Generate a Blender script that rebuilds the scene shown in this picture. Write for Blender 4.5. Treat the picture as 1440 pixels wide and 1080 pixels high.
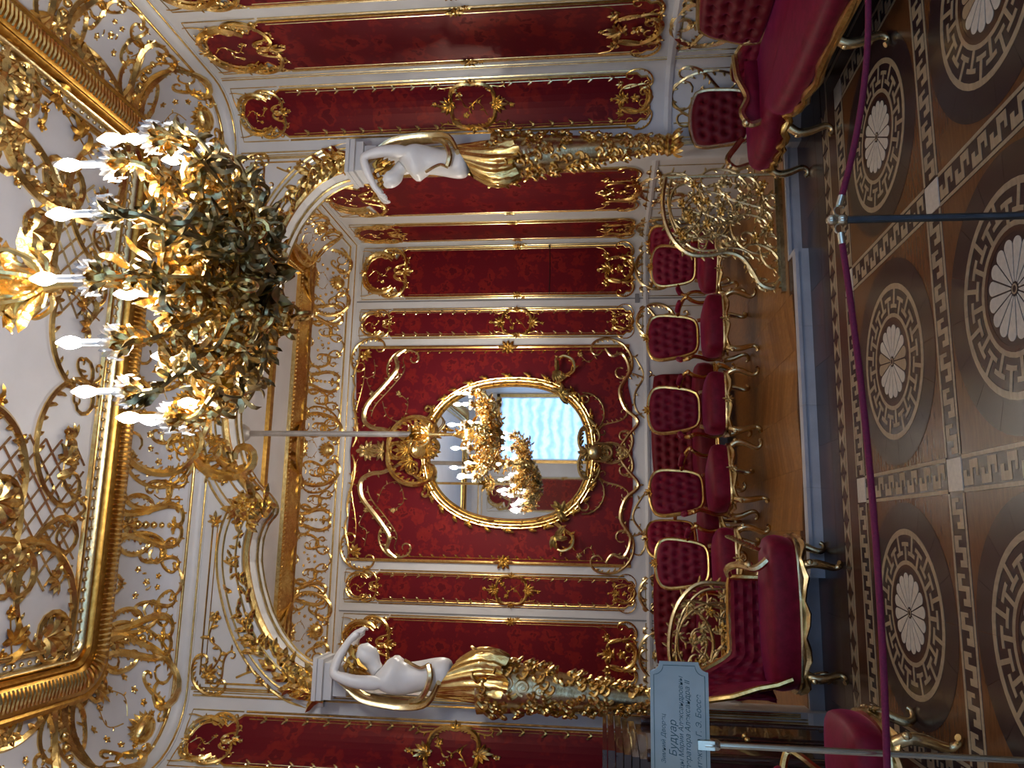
import bpy, bmesh, math, random
from math import sin, cos, pi, radians as R, sqrt, atan2, exp
from mathutils import Vector, Matrix, Quaternion
random.seed(7)
SC = bpy.context.scene
COL = SC.collection
for o in list(bpy.data.objects): bpy.data.objects.remove(o)
V = Vector

# ------------------------------------------------------------------ camera (photograph stands on its side: world up = picture left)
F_PX, YAW, PIT, ROL, CAM_H = 1108.58, R(10.637), R(6.644), R(-0.0694), 1.6
fw = V((sin(YAW)*cos(PIT), cos(YAW)*cos(PIT), sin(PIT)))
rt = V((cos(YAW), -sin(YAW), 0.0)); up = rt.cross(fw)
r2 = rt*cos(ROL)+up*sin(ROL); u2 = up*cos(ROL)-rt*sin(ROL)
cd = bpy.data.cameras.new('camera'); cam = bpy.data.objects.new('camera', cd); COL.objects.link(cam)
cd.sensor_fit = 'HORIZONTAL'; cd.sensor_width = 36.0; cd.lens = 36.0*F_PX/1440.0; cd.clip_start = 0.05; cd.clip_end = 100
cx_, cy_, cz_ = -u2, r2, -fw
cam.matrix_world = Matrix(((cx_.x, cy_.x, cz_.x, 0), (cx_.y, cy_.y, cz_.y, 0), (cx_.z, cy_.z, cz_.z, CAM_H), (0, 0, 0, 1)))
SC.camera = cam

# ------------------------------------------------------------------ world, exposure
wd = bpy.data.worlds.new('world'); SC.world = wd; wd.use_nodes = True
wn = wd.node_tree.nodes; bg = wn.get('Background') or wn.new('ShaderNodeBackground')
bg.inputs[0].default_value = (0.55, 0.68, 1.0, 1); bg.inputs[1].default_value = 1.0
SC.view_settings.view_transform = 'Standard'; SC.view_settings.look = 'None'
SC.view_settings.gamma = 1.0; SC.view_settings.use_curve_mapping = False
SC.view_settings.exposure = 0.0
LAMP = 225.0        # bulb emission
WINDOW = 2.0       # daylight, put in as a glow of the festoon blinds

# ------------------------------------------------------------------ room figures (metres)
XC = 0.97                      # axis of the room
XR, XL = 3.70, -1.76           # side walls of the room
YF, YBK = 6.20, -1.60          # wall with the arch, window wall behind the visitor
CR = 0.50                      # radius of the rounded corners
YA, AXR, AXL = 9.80, 3.76, -1.82   # alcove back wall and side walls
STEP = 0.11; YSTEP = 6.13
ZCOR = 4.85; ZCEIL = 5.25; ZAC = 5.45
OPH = 2.21                     # half width of the opening between the jambs
# ------------------------------------------------------------------ materials
MATS = {}
def _new(name):
    m = bpy.data.materials.new(name); m.use_nodes = True
    nt = m.node_tree; nt.nodes.clear()
    out = nt.nodes.new('ShaderNodeOutputMaterial'); b = nt.nodes.new('ShaderNodeBsdfPrincipled')
    nt.links.new(b.outputs[0], out.inputs[0]); MATS[name] = m
    return m, nt, b
def _set(b, **k):
    for n, v in k.items():
        n = n.replace('_', ' ')
        if n in b.inputs:
            b.inputs[n].default_value = (*v, 1) if isinstance(v, tuple) and len(v) == 3 else v
def _noise(nt, scale, detail=4, rough=0.55, stretch=None, coord='Object'):
    tc = nt.nodes.new('ShaderNodeTexCoord'); n = nt.nodes.new('ShaderNodeTexNoise')
    n.inputs['Scale'].default_value = scale; n.inputs['Detail'].default_value = detail; n.inputs['Roughness'].default_value = rough
    src = tc.outputs[coord]
    if stretch:
        mp = nt.nodes.new('ShaderNodeMapping'); mp.inputs['Scale'].default_value = stretch
        nt.links.new(src, mp.inputs[0]); src = mp.outputs[0]
    nt.links.new(src, n.inputs['Vector']); return n
def _ramp(nt, src, stops):
    r = nt.nodes.new('ShaderNodeValToRGB'); e = r.color_ramp.elements
    e[0].position, e[0].color = stops[0][0], (*stops[0][1], 1)
    e[1].position, e[1].color = stops[-1][0], (*stops[-1][1], 1)
    for p, c in stops[1:-1]:
        q = e.new(p); q.color = (*c, 1)
    nt.links.new(src, r.inputs[0]); return r
def _bump(nt, b, src, strength=0.2, dist=0.01):
    bp = nt.nodes.new('ShaderNodeBump'); bp.inputs['Strength'].default_value = strength; bp.inputs['Distance'].default_value = dist
    nt.links.new(src, bp.inputs['Height']); nt.links.new(bp.outputs[0], b.inputs['Normal'])
def m_metal(name, c1, c2, rough=0.28, scale=30, bump=0.25, metallic=1.0):
    m, nt, b = _new(name); n = _noise(nt, scale, 4)
    r = _ramp(nt, n.outputs[0], [(0.3, c1), (0.7, c2)]); nt.links.new(r.outputs[0], b.inputs['Base Color'])
    _set(b, Metallic=metallic, Roughness=rough); _bump(nt, b, n.outputs[0], bump, 0.006); return m
def m_plain(name, c, rough=0.5, var=0.06, scale=6, bump=0.0, **k):
    m, nt, b = _new(name); n = _noise(nt, scale, 4)
    lo = tuple(x*(1-var) for x in c); hi = tuple(min(1, x*(1+var)) for x in c)
    r = _ramp(nt, n.outputs[0], [(0.3, lo), (0.7, hi)]); nt.links.new(r.outputs[0], b.inputs['Base Color'])
    _set(b, Roughness=rough, **k)
    if bump: _bump(nt, b, n.outputs[0], bump, 0.004)
    return m
def m_wood(name, c1, c2, rough=0.22, stretch=(1, 1, 1), scale=9, coat=0.14):
    m, nt, b = _new(name)
    n = _noise(nt, scale, 5, 0.6, stretch); n2 = _noise(nt, 1.7, 2)
    mx = nt.nodes.new('ShaderNodeMath'); mx.operation = 'MULTIPLY_ADD'; mx.inputs[1].default_value = 0.65
    ad = nt.nodes.new('ShaderNodeMath'); ad.operation = 'MULTIPLY'; ad.inputs[1].default_value = 0.35
    nt.links.new(n2.outputs[0], ad.inputs[0]); nt.links.new(n.outputs[0], mx.inputs[0]); nt.links.new(ad.outputs[0], mx.inputs[2])
    r = _ramp(nt, mx.outputs[0], [(0.32, c1), (0.68, c2)]); nt.links.new(r.outputs[0], b.inputs['Base Color'])
    _set(b, Roughness=rough+0.06, Specular_IOR_Level=0.34, Coat_Weight=coat, Coat_Roughness=0.16); return m
m_metal('gold', (0.66, 0.41, 0.12), (0.93, 0.68, 0.28), 0.25, 22, 0.35)
m_metal('gold_pale', (0.66, 0.50, 0.24), (0.88, 0.74, 0.44), 0.26, 24, 0.3)
m_metal('gold_bright', (0.78, 0.50, 0.15), (0.98, 0.76, 0.34), 0.2, 26, 0.3)
m_metal('gold_deep', (0.45, 0.22, 0.035), (0.72, 0.42, 0.10), 0.34, 26, 0.3)
m_metal('bronze', (0.32, 0.25, 0.12), (0.64, 0.53, 0.28), 0.3, 26, 0.3)
m_metal('steel', (0.10, 0.13, 0.16), (0.22, 0.27, 0.32), 0.25, 12, 0.02)
m_metal('brass_rod', (0.55, 0.50, 0.38), (0.74, 0.68, 0.52), 0.22, 12, 0.02)
m_metal('rod_grey', (0.50, 0.49, 0.48), (0.64, 0.62, 0.60), 0.5, 12, 0.02, 0.6)
m_plain('white_paint', (0.60, 0.60, 0.61), 0.42, 0.05, 3)
m_plain('ceiling_white', (0.56, 0.56, 0.60), 0.5, 0.07, 2.2)
m_plain('plaster', (0.80, 0.79, 0.78), 0.38, 0.05, 8)
m_plain('step_stone', (0.50, 0.51, 0.55), 0.4, 0.1, 7, 0.1)
m_plain('candle', (0.85, 0.84, 0.80), 0.35, 0.02, 5)
m_plain('black', (0.012, 0.011, 0.011), 0.35, 0.2, 8)
m_plain('ink', (0.05, 0.10, 0.10), 0.5, 0.1, 8)
m_plain('rope', (0.17, 0.002, 0.036), 0.75, 0.25, 160, 0.5)
m_plain('dark_lacquer', (0.035, 0.014, 0.010), 0.15, 0.4, 7, 0.0, Coat_Weight=0.6)
m_plain('grey_plate', (0.22, 0.22, 0.23), 0.4, 0.1, 8)
m_plain('recess_dark', (0.02, 0.018, 0.016), 0.7, 0.2, 8)
def m_velvet(name, c, c2):
    m, nt, b = _new(name); n = _noise(nt, 14, 5, 0.65)
    r = _ramp(nt, n.outputs[0], [(0.3, c), (0.75, c2)]); nt.links.new(r.outputs[0], b.inputs['Base Color'])
    _set(b, Roughness=0.55, Sheen_Weight=0.5, Sheen_Roughness=0.3, Sheen_Tint=(0.75, 0.08, 0.30), Specular_IOR_Level=0.25)
    _bump(nt, b, n.outputs[0], 0.25, 0.004); return m
m_velvet('velvet', (0.135, 0.002, 0.014), (0.24, 0.006, 0.034))
m_velvet('velvet_dark', (0.11, 0.003, 0.008), (0.17, 0.006, 0.016))
def m_damask():
    m, nt, b = _new('damask')
    tc = nt.nodes.new('ShaderNodeTexCoord')
    wob = nt.nodes.new('ShaderNodeTexNoise'); wob.inputs['Scale'].default_value = 9; wob.inputs['Detail'].default_value = 2; nt.links.new(tc.outputs['Object'], wob.inputs['Vector'])
    vm = nt.nodes.new('ShaderNodeVectorMath'); vm.operation = 'MULTIPLY_ADD'; vm.inputs[1].default_value = (0.20, 0.20, 0.20)
    nt.links.new(wob.outputs['Color'], vm.inputs[0]); nt.links.new(tc.outputs['Object'], vm.inputs[2])
    vo = nt.nodes.new('ShaderNodeTexVoronoi'); vo.inputs['Scale'].default_value = 4.2; vo.inputs['Randomness'].default_value = 0.6; nt.links.new(vm.outputs[0], vo.inputs['Vector'])
    v2 = nt.nodes.new('ShaderNodeTexVoronoi'); v2.inputs['Scale'].default_value = 15; nt.links.new(vm.outputs[0], v2.inputs['Vector'])
    ma = nt.nodes.new('ShaderNodeMath'); ma.operation = 'MULTIPLY_ADD'; ma.inputs[1].default_value = 0.45; nt.links.new(v2.outputs['Distance'], ma.inputs[0]); nt.links.new(vo.outputs['Distance'], ma.inputs[2])
    r = _ramp(nt, ma.outputs[0], [(0.25, (0.085, 0.0035, 0.010)), (0.39, (0.100, 0.0042, 0.010)), (0.44, (0.185, 0.0120, 0.012)), (0.60, (0.165, 0.0090, 0.012)), (0.72, (0.105, 0.0045, 0.012))])
    nt.links.new(r.outputs[0], b.inputs['Base Color'])
    rr = _ramp(nt, ma.outputs[0], [(0.30, (0.58,)*3), (0.42, (0.40,)*3)]); nt.links.new(rr.outputs[0], b.inputs['Roughness'])
    _set(b, Specular_IOR_Level=0.4, Specular_Tint=(1.0, 0.35, 0.25))
m_damask()
m_wood('wood_dark', (0.018, 0.010, 0.011), (0.055, 0.030, 0.028), 0.2, (6, 1, 1))
m_wood('wood_mid', (0.085, 0.030, 0.010), (0.17, 0.066, 0.022), 0.2, (1, 6, 1))
m_wood('wood_light', (0.28, 0.20, 0.115), (0.46, 0.345, 0.215), 0.22, (5, 1, 1))
m_wood('wood_pale', (0.50, 0.44, 0.36), (0.72, 0.65, 0.54), 0.24, (4, 4, 1))
m_wood('wood_red', (0.050, 0.018, 0.011), (0.095, 0.036, 0.020), 0.2, (1, 5, 1))
m_wood('wood_orange', (0.27, 0.115, 0.030), (0.47, 0.22, 0.062), 0.25, (3, 1, 1))
m_wood('wood_honey', (0.22, 0.090, 0.024), (0.39, 0.175, 0.05), 0.25, (1, 3, 1))
def m_emit(name, c, s, base=(0.9, 0.9, 0.9)):
    m, nt, b = _new(name); n = _noise(nt, 3, 2)
    r = _ramp(nt, n.outputs[0], [(0.2, tuple(x*0.96 for x in c)), (0.8, c)]); nt.links.new(r.outputs[0], b.inputs['Emission Color'])
    _set(b, Base_Color=base, Emission_Strength=s, Roughness=0.4); return m
m_emit('bulb', (1.0, 0.955, 0.90), LAMP)
m_emit('bulb_alcove', (1.0, 0.92, 0.80), LAMP*2.4)
m, nt, b = _new('blind')       # gathered sheer cloth, daylight and the shade of its gathers put into the glow
tc = nt.nodes.new('ShaderNodeTexCoord'); wv = nt.nodes.new('ShaderNodeTexWave'); wv.bands_direction = 'Z'; wv.inputs['Scale'].default_value = 1.15; wv.inputs['Distortion'].default_value = 5.0; wv.inputs['Detail'].default_value = 3.0; wv.inputs['Detail Scale'].default_value = 2.5
nt.links.new(tc.outputs['Object'], wv.inputs['Vector']); r_ = _ramp(nt, wv.outputs[0], [(0.1, (0.16, 0.38, 0.80)), (0.8, (0.34, 0.62, 1.0))]); nt.links.new(r_.outputs[0], b.inputs['Emission Color'])
_set(b, Base_Color=(0.5, 0.55, 0.65), Emission_Strength=WINDOW, Roughness=0.6)
m, nt, b = _new('mirror'); n_ = _noise(nt, 0.8, 2); r_ = _ramp(nt, n_.outputs[0], [(0.3, (0.86, 0.87, 0.86)), (0.7, (0.9, 0.9, 0.89))])
nt.links.new(r_.outputs[0], b.inputs['Base Color']); _set(b, Metallic=1.0, Roughness=0.015)
m, nt, b = _new('crystal'); n_ = _noise(nt, 40, 2); r_ = _ramp(nt, n_.outputs[0], [(0.3, (0.80, 0.84, 0.88)), (0.7, (0.95, 0.97, 1.0))])
nt.links.new(r_.outputs[0], b.inputs['Base Color']); _set(b, Roughness=0.06, Alpha=0.62, IOR=1.5, Specular_IOR_Level=1.0, Metallic=0.35)
m, nt, b = _new('sign_glass'); n_ = _noise(nt, 6, 3); r_ = _ramp(nt, n_.outputs[0], [(0.3, (0.36, 0.37, 0.31)), (0.7, (0.48, 0.48, 0.41))])
nt.links.new(r_.outputs[0], b.inputs['Base Color']); _set(b, Roughness=0.12, Alpha=0.86, IOR=1.45)
# ------------------------------------------------------------------ mesh helpers
class MB:
    def __init__(s): s.v = []; s.f = []
    def add(s, vs, fs):
        k = len(s.v); s.v.extend(vs); s.f.extend([tuple(i+k for i in f) for f in fs]); return s
    def box(s, c, d):
        x, y, z = c; a, b_, e = d[0]/2, d[1]/2, d[2]/2
        vs = [(x+i*a, y+j*b_, z+k*e) for k in (-1, 1) for j in (-1, 1) for i in (-1, 1)]
        return s.add(vs, [(0, 2, 3, 1), (4, 5, 7, 6), (0, 1, 5, 4), (2, 6, 7, 3), (0, 4, 6, 2), (1, 3, 7, 5)])
    def boxr(s, x0, x1, y0, y1, z0, z1): return s.box(((x0+x1)/2, (y0+y1)/2, (z0+z1)/2), (abs(x1-x0), abs(y1-y0), abs(z1-z0)))
    def prism(s, poly, z0, z1):
        n = len(poly); vs = [(p[0], p[1], z0) for p in poly]+[(p[0], p[1], z1) for p in poly]
        return s.add(vs, [tuple(range(n-1, -1, -1)), tuple(range(n, 2*n))]+[(i, (i+1) % n, n+(i+1) % n, n+i) for i in range(n)])
    def tube(s, pts, rad, n=6, flat=1.0, closed=False):
        pts = [V(p) for p in pts]; m = len(pts)
        if m < 2: return s
        rr = rad if isinstance(rad, (list, tuple)) else [rad]*m
        t = (pts[1]-pts[0]).normalized()
        ref = V((0, 0, 1)) if abs(t.z) < 0.9 else V((1, 0, 0))
        nn = (ref-t*ref.dot(t)).normalized(); vs = []
        for i in range(m):
            a = pts[(i-1) % m] if closed or i > 0 else pts[0]; c = pts[(i+1) % m] if closed or i < m-1 else pts[-1]
            t = (c-a)
            if t.length < 1e-9: t = V((0, 0, 1))
            t.normalize(); nn = nn-t*nn.dot(t)
            if nn.length < 1e-6: nn = t.orthogonal()
            nn.normalize(); bb = t.cross(nn)
            for k in range(n):
                an = 2*pi*k/n; vs.append(tuple(pts[i]+nn*(cos(an)*rr[i]*flat)+bb*(sin(an)*rr[i])))
        fs = []
        for i in range(m if closed else m-1):
            j = (i+1) % m
            for k in range(n):
                fs.append((i*n+k, i*n+(k+1) % n, j*n+(k+1) % n, j*n+k))
        if not closed:
            fs.append(tuple(range(n-1, -1, -1))); fs.append(tuple((m-1)*n+k for k in range(n)))
        return s.add(vs, fs)
    def lathe(s, prof, n=16, c=(0, 0, 0)):
        vs = []
        for r_, z in prof:
            for k in range(n): vs.append((c[0]+r_*cos(2*pi*k/n), c[1]+r_*sin(2*pi*k/n), c[2]+z))
        fs = [(i*n+k, i*n+(k+1) % n, (i+1)*n+(k+1) % n, (i+1)*n+k) for i in range(len(prof)-1) for k in range(n)]
        fs.append(tuple(range(n-1, -1, -1))); fs.append(tuple((len(prof)-1)*n+k for k in range(n)))
        return s.add(vs, fs)
    def grid(s, fn, nu, nv, two=False):
        vs = [tuple(fn(i/nu, j/nv)) for j in range(nv+1) for i in range(nu+1)]
        return s.add(vs, [(j*(nu+1)+i, j*(nu+1)+i+1, (j+1)*(nu+1)+i+1, (j+1)*(nu+1)+i) for j in range(nv) for i in range(nu)])
    def ball(s, c, r, n=8, sz=1.0):
        m = max(4, n//2+1)
        return s.lathe([(max(1e-4, r*sin(pi*i/m)), -r*sz*cos(pi*i/m)) for i in range(m+1)], n, c)
    def map(s, fn): s.v = [tuple(fn(*p)) for p in s.v]; return s
    def merge(s, o, M=None):
        return s.add([tuple(M @ V(p)) for p in o.v] if M is not None else o.v, o.f)
    def mesh(s, name, mat, smooth=True, fix=True):
        me = bpy.data.meshes.new(name); me.from_pydata([tuple(p) for p in s.v], [], s.f)
        if fix:
            bm = bmesh.new(); bm.from_mesh(me); bmesh.ops.recalc_face_normals(bm, faces=bm.faces); bm.to_mesh(me); bm.free()
        me.materials.append(MATS[mat]); me.polygons.foreach_set('use_smooth', [smooth]*len(me.polygons))
        if smooth:
            try: me.set_sharp_from_angle(angle=R(48))
            except Exception: pass
        me.update(); return me
def link(name, data, parent=None, M=None):
    o = bpy.data.objects.new(name, data); COL.objects.link(o)
    if parent is not None: o.parent = parent
    if M is not None: o.matrix_basis = M
    return o
def obj(name, mb, mat, parent=None, smooth=True, M=None): return link(name, mb.mesh(name, mat, smooth), parent, M)
def tag(o, label, cat, group=None):
    o['label'] = label; o['category'] = cat
    if group: o['group'] = group
    return o
def thing(name, label, cat, loc=(0, 0, 0), rz=0.0, group=None):
    o = link(name, None); o.location = loc; o.rotation_euler = (0, 0, rz); o.empty_display_size = 0.1
    return tag(o, label, cat, group)
def struct(name, mb, mat, smooth=False):
    o = obj(name, mb, mat, None, smooth); o['kind'] = 'structure'; return o
def copy_tree(o, parent=None):
    c = o.copy(); COL.objects.link(c); c.parent = parent
    for ch in [x for x in bpy.data.objects if x.parent == o]: copy_tree(ch, c)
    return c
def T(x, y, z=0.0): return Matrix.Translation((x, y, z))
def frame(o, u, n):
    u = V(u); n = V(n); v = n.cross(u)
    return Matrix(((u.x, v.x, n.x, o[0]), (u.y, v.y, n.y, o[1]), (u.z, v.z, n.z, o[2]), (0, 0, 0, 1)))
def crom(P, k=6):
    P = [V((*p, 0)) if len(p) == 2 else V(p) for p in P]; out = []
    for i in range(len(P)-1):
        a = P[max(0, i-1)]; b_ = P[i]; c = P[i+1]; d = P[min(len(P)-1, i+2)]
        for j in range(k):
            t = j/k; out.append(0.5*((2*b_)+(c-a)*t+(2*a-5*b_+4*c-d)*t*t+(3*b_-a-3*c+d)*t**3))
    out.append(P[-1]); return out
# ---- rococo kit: 2-D scroll work in a wall plane (x right, y up, z out of the wall)
def curl(segs, ds=0.02):
    x = y = h = 0.0; out = [(x, y)]
    for L, k0, k1 in segs:
        n = max(2, int(L/ds))
        for i in range(n):
            k = k0+(k1-k0)*(i+0.5)/n; h += k*L/n; x += cos(h)*L/n; y += sin(h)*L/n; out.append((x, y))
    return out
def norm(p):
    (x0, y0), (x1, y1) = p[0], p[-1]; dx, dy = x1-x0, y1-y0; q = dx*dx+dy*dy
    return [(((x-x0)*dx+(y-y0)*dy)/q, (-(x-x0)*dy+(y-y0)*dx)/q) for x, y in p]
UC = norm(curl([(0.55, -13, -4), (1.0, -2.2, -2.2), (0.55, -4, -13)], 0.055))     # C scroll, curls in at both ends
US = norm(curl([(0.55, -13, -4), (0.5, -2.6, 0), (0.5, 0, 2.6), (0.55, 4, 13)], 0.055))   # S scroll
UA = norm(curl([(1.0, -2.4, -2.4)], 0.12))                                          # plain arc
UW = norm(curl([(0.5, -2.4, -0.2), (0.5, 0.2, 2.4)], 0.1))                          # lazy wave
UE = norm(curl([(1.0, -1.2, -1.6), (0.6, -4, -14)], 0.06))                          # arc with one curled end
def fit(U, A, B, s=1):
    dx, dy = B[0]-A[0], B[1]-A[1]
    return [(A[0]+x*dx-s*y*dy, A[1]+x*dy+s*y*dx) for x, y in U]
def st(mb, p, r, z=0.0, n=5, taper=True, flat=1.0):
    m = len(p)
    rr = [r*(0.45+0.55*sqrt(max(0, sin(pi*(i+0.3)/(m-0.4))))) if taper else r for i in range(m)]
    return mb.tube([(q[0], q[1], z+rr[i]*0.35) for i, q in enumerate(p)], rr, n, flat)
def leaf(mb, x, y, a, L, W, z=0.0, lift=0.35, curve=0.3):
    ca, sa = cos(a), sin(a); k = 4; vs = []
    for i in range(k+1):
        t = i/k; w = W*0.5*sin(pi*min(1, 0.12+0.88*t))**0.8*(1.12 if i % 2 else 0.85); px = L*t; py = curve*L*t*t
        zc = z+L*lift*sin(pi*0.75*t)
        for j in (-1, 0, 1):
            yy = py+j*w; zz = zc-(abs(j))*w*0.55+(0.0 if j else w*0.25)
            vs.append((x+px*ca-yy*sa, y+px*sa+yy*ca, max(z-0.004, zz)))
    fs = [(i*3+j, i*3+j+1, (i+1)*3+j+1, (i+1)*3+j) for i in range(k) for j in (0, 1)]
    return mb.add(vs, fs)
def spray(mb, x, y, a, L, n=5, spread=1.5, W=0.36, z=0.0):
    for i in range(n):
        d = (i/(n-1)-0.5) if n > 1 else 0
        leaf(mb, x, y, a+d*spread, L*(1-abs(d)*0.7), L*W, z, 0.3, 0.35*(1 if d > 0 else -1)*abs(d)*2)
def flower(mb, x, y, r, z=0.0, n=5):
    a0 = random.random()*6
    for i in range(n): leaf(mb, x, y, a0+2*pi*i/n, r, r*0.75, z, 0.35, 0)
    mb.ball((x, y, z+r*0.25), r*0.28, 5)
def garn(mb, p, step, L, z=0.0, both=False, sgn=1, a=0.7):
    acc = 0; k = 0
    for i in range(1, len(p)):
        d = math.dist(p[i-1], p[i]); acc += d
        if acc >= step:
            acc = 0; k += 1; h = atan2(p[i][1]-p[i-1][1], p[i][0]-p[i-1][0])
            for s in ((1, -1) if both else ((sgn,) if sgn else ((1 if k % 2 else -1),))):
                leaf(mb, p[i][0], p[i][1], h+s*a, L*random.uniform(0.8, 1.2), L*0.45, z, 0.35, s*0.25)
def vine(mb, P, r, step, L, z=0.0, k=5):
    p = [(q.x, q.y) for q in crom(P, k)]; st(mb, p, r, z, 4, False); garn(mb, p, step, L, z, sgn=0)
    flower(mb, p[-1][0], p[-1][1], L*0.8, z)
def sc(mb, kind, A, B, r, s=1, g=0.0, gl=0.03, z=0.0, gs=None):
    p = fit({'C': UC, 'S': US, 'A': UA, 'W': UW, 'E': UE}[kind], A, B, s); st(mb, p, r, z)
    if g: garn(mb, p[len(p)//6:-len(p)//6], g, gl, z, sgn=(-s if gs is None else gs))
    return p
def clasp(mb, x, y, s, z=0.0, rot=0.0):
    spray(mb, x, y, rot+pi/2, s, 5, 2.6, 0.4, z); spray(mb, x, y, rot-pi/2, s, 5, 2.6, 0.4, z); flower(mb, x, y, s*0.45, z+0.006)
# ---- mouldings swept along a floor-plan path; profile = [(d into the room, z)]
def sweep(mb, path, prof, closed=False):
    n = len(path); nr = []
    for i in range(n):
        a = path[(i-1) % n] if closed or i else path[0]; b_ = path[i]; c = path[(i+1) % n] if closed or i < n-1 else path[-1]
        d1 = V((b_[0]-a[0], b_[1]-a[1])); d2 = V((c[0]-b_[0], c[1]-b_[1]))
        if d1.length < 1e-9: d1 = d2
        if d2.length < 1e-9: d2 = d1
        n1 = V((-d1.y, d1.x)).normalized(); n2 = V((-d2.y, d2.x)).normalized(); m = (n1+n2)
        m = m/max(0.3, m.dot(n1)) if m.length > 1e-6 else n1
        nr.append(m)
    k = len(prof); vs = [(path[i][0]+nr[i].x*d, path[i][1]+nr[i].y*d, z) for i in range(n) for d, z in prof]
    fs = [(i*k+j, ((i+1) % n)*k+j, ((i+1) % n)*k+j+1, i*k+j+1) for i in range(n if closed else n-1) for j in range(k-1)]
    return mb.add(vs, fs)
def arcp(cx, cy, r, a0, a1, n=8): return [(cx+r*cos(a0+(a1-a0)*i/n), cy+r*sin(a0+(a1-a0)*i/n)) for i in range(n+1)]
# room outline, counter-clockwise so that the left-hand normal points into the room
def room_path(inset=0.0, r=CR, yb=YBK):
    a, b_, c, d = XL+inset, XR-inset, yb+inset, YF-inset; q = max(0.05, r-inset*0.45)
    return [(a, c), (b_, c)]+[(b_, d-q-1.2)]+arcp(b_-q, d-q, q, 0, pi/2)+[(XC, d)]+arcp(a+q, d-q, q, pi/2, pi)+[(a, d-q-1.2)]
def alc_path(inset=0.0): return [(AXL+inset, 6.45+inset), (AXR-inset, 6.45+inset), (AXR-inset, YA-inset), (AXL+inset, YA-inset)]
def leaf3(mb, p, d, upv, L, W, curve=0.3, lift=0.35):
    d = V(d).normalized(); n = V(upv)-d*V(upv).dot(d)
    if n.length < 1e-4: n = d.orthogonal()
    n.normalize(); s_ = n.cross(d); t = MB(); leaf(t, 0, 0, 0, L, W, 0, lift, curve)
    return mb.merge(t, Matrix(((d.x, s_.x, n.x, p[0]), (d.y, s_.y, n.y, p[1]), (d.z, s_.z, n.z, p[2]), (0, 0, 0, 1))))
# ------------------------------------------------------------------ the shell of the room
ARCH = [(2.08, 3.72), (2.07, 3.84), (2.03, 3.96), (1.95, 4.08), (1.82, 4.20), (1.66, 4.30), (1.46, 4.38), (1.26, 4.43), (1.08, 4.43),
        (0.95, 4.39), (0.87, 4.33), (0.80, 4.33), (0.72, 4.39), (0.62, 4.50), (0.48, 4.60), (0.30, 4.67), (0.12, 4.71), (0.0, 4.72)]
ARCH_R = [(XC+h, z) for h, z in ARCH]; ARCH_L = [(XC-h, z) for h, z in ARCH]
ARCH_ALL = ARCH_L+ARCH_R[::-1][1:]                         # left springing -> crown -> right springing
floor = struct('floor', MB().boxr(XL-0.2, XR+0.2, YBK-0.2, 6.34, -0.12, 0.0), 'wood_red')
pf = [(AXL, 6.33), (-0.26, 6.33), (-0.26, YSTEP), (2.20, YSTEP), (2.20, 6.33), (AXR, 6.33), (AXR, YA), (AXL, YA)]
floor_alcove = struct('floor_alcove', MB().prism(pf, -0.12, STEP-0.006), 'wood_red')
# stone riser of the step, block by block
risers = [(-1.40, 6.318, -0.26, 6.33), (2.20, 6.318, 3.2, 6.33), (-0.26, YSTEP-0.012, 0.36, YSTEP+0.05), (0.362, YSTEP-0.012, 0.98, YSTEP+0.05),
          (0.982, YSTEP-0.012, 1.60, YSTEP+0.05), (1.602, YSTEP-0.012, 2.20, YSTEP+0.05)]
for x0, y0, x1, y1 in risers:
    obj('riser_stone', MB().boxr(x0, x1, y0-0.01, y1, 0.0, STEP).boxr(x0, x1, y0-0.03, y1, STEP-0.025, STEP+0.001), 'step_stone', floor_alcove, False)
for x, s in ((-0.26, -1), (2.20, 1)):
    obj('riser_stone', MB().boxr(min(x, x+s*0.03), max(x, x+s*0.03), YSTEP-0.02, 6.33, 0.0, STEP), 'step_stone', floor_alcove, False)
def corner_fill(sx, x_wall):
    c = x_wall-sx*CR
    a = [(c+sx*CR*cos(t*pi/2/10), YF-CR+CR*sin(t*pi/2/10)) for t in range(11)]
    return a+[(c, 6.45), (x_wall+sx*0.26, 6.45), (x_wall+sx*0.26, YF-CR)]
wr = MB().boxr(XR, XR+0.26, YBK-0.2, YF-CR, 0, 5.5); corner_r = struct('wall_corner_right', MB().prism(corner_fill(1, XR), 0, 5.5), 'white_paint', True)
wall_right = struct('wall_right', wr, 'white_paint', True)
wl = MB().boxr(XL-0.26, XL, YBK-0.2, YF-CR, 0, 5.5); corner_l = struct('wall_corner_left', MB().prism(corner_fill(-1, XL), 0, 5.5), 'white_paint', True)
wall_left = struct('wall_left', wl, 'white_paint', True)
pw = [(XL+CR, 0), (XC-OPH, 0), (XC-OPH, 3.60)]+ARCH_ALL+[(XC+OPH, 3.60), (XC+OPH, 0), (XR-CR, 0), (XR-CR, 5.5), (XL+CR, 5.5)]
wf = MB().prism(pw, YF, 6.45); wf.map(lambda x, y, z: (x, z, y))
wall_front = struct('wall_front', wf, 'white_paint', False)
wall_ab = struct('wall_alcove_back', MB().boxr(AXL-0.2, AXR+0.2, YA, YA+0.2, 0, 5.6), 'white_paint')
wall_ar = struct('wall_alcove_right', MB().boxr(AXR, AXR+0.2, 6.45, YA, 0, 5.6), 'white_paint')
wall_al = struct('wall_alcove_left', MB().boxr(AXL-0.2, AXL, 6.45, YA, 0, 5.6), 'white_paint')
ceiling = struct('ceiling', MB().boxr(XL-0.2, XR+0.2, YBK-0.2, 6.45, ZCEIL, ZCEIL+0.2), 'ceiling_white')
ceil_a = struct('ceiling_alcove', MB().boxr(AXL-0.2, AXR+0.2, 6.45, YA+0.2, ZAC, ZAC+0.15), 'ceiling_white')
WIN = [(-1.64, 0.04), (1.90, 3.58)]; WZ0, WZ1 = 0.55, 4.40
wb = MB()
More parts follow.
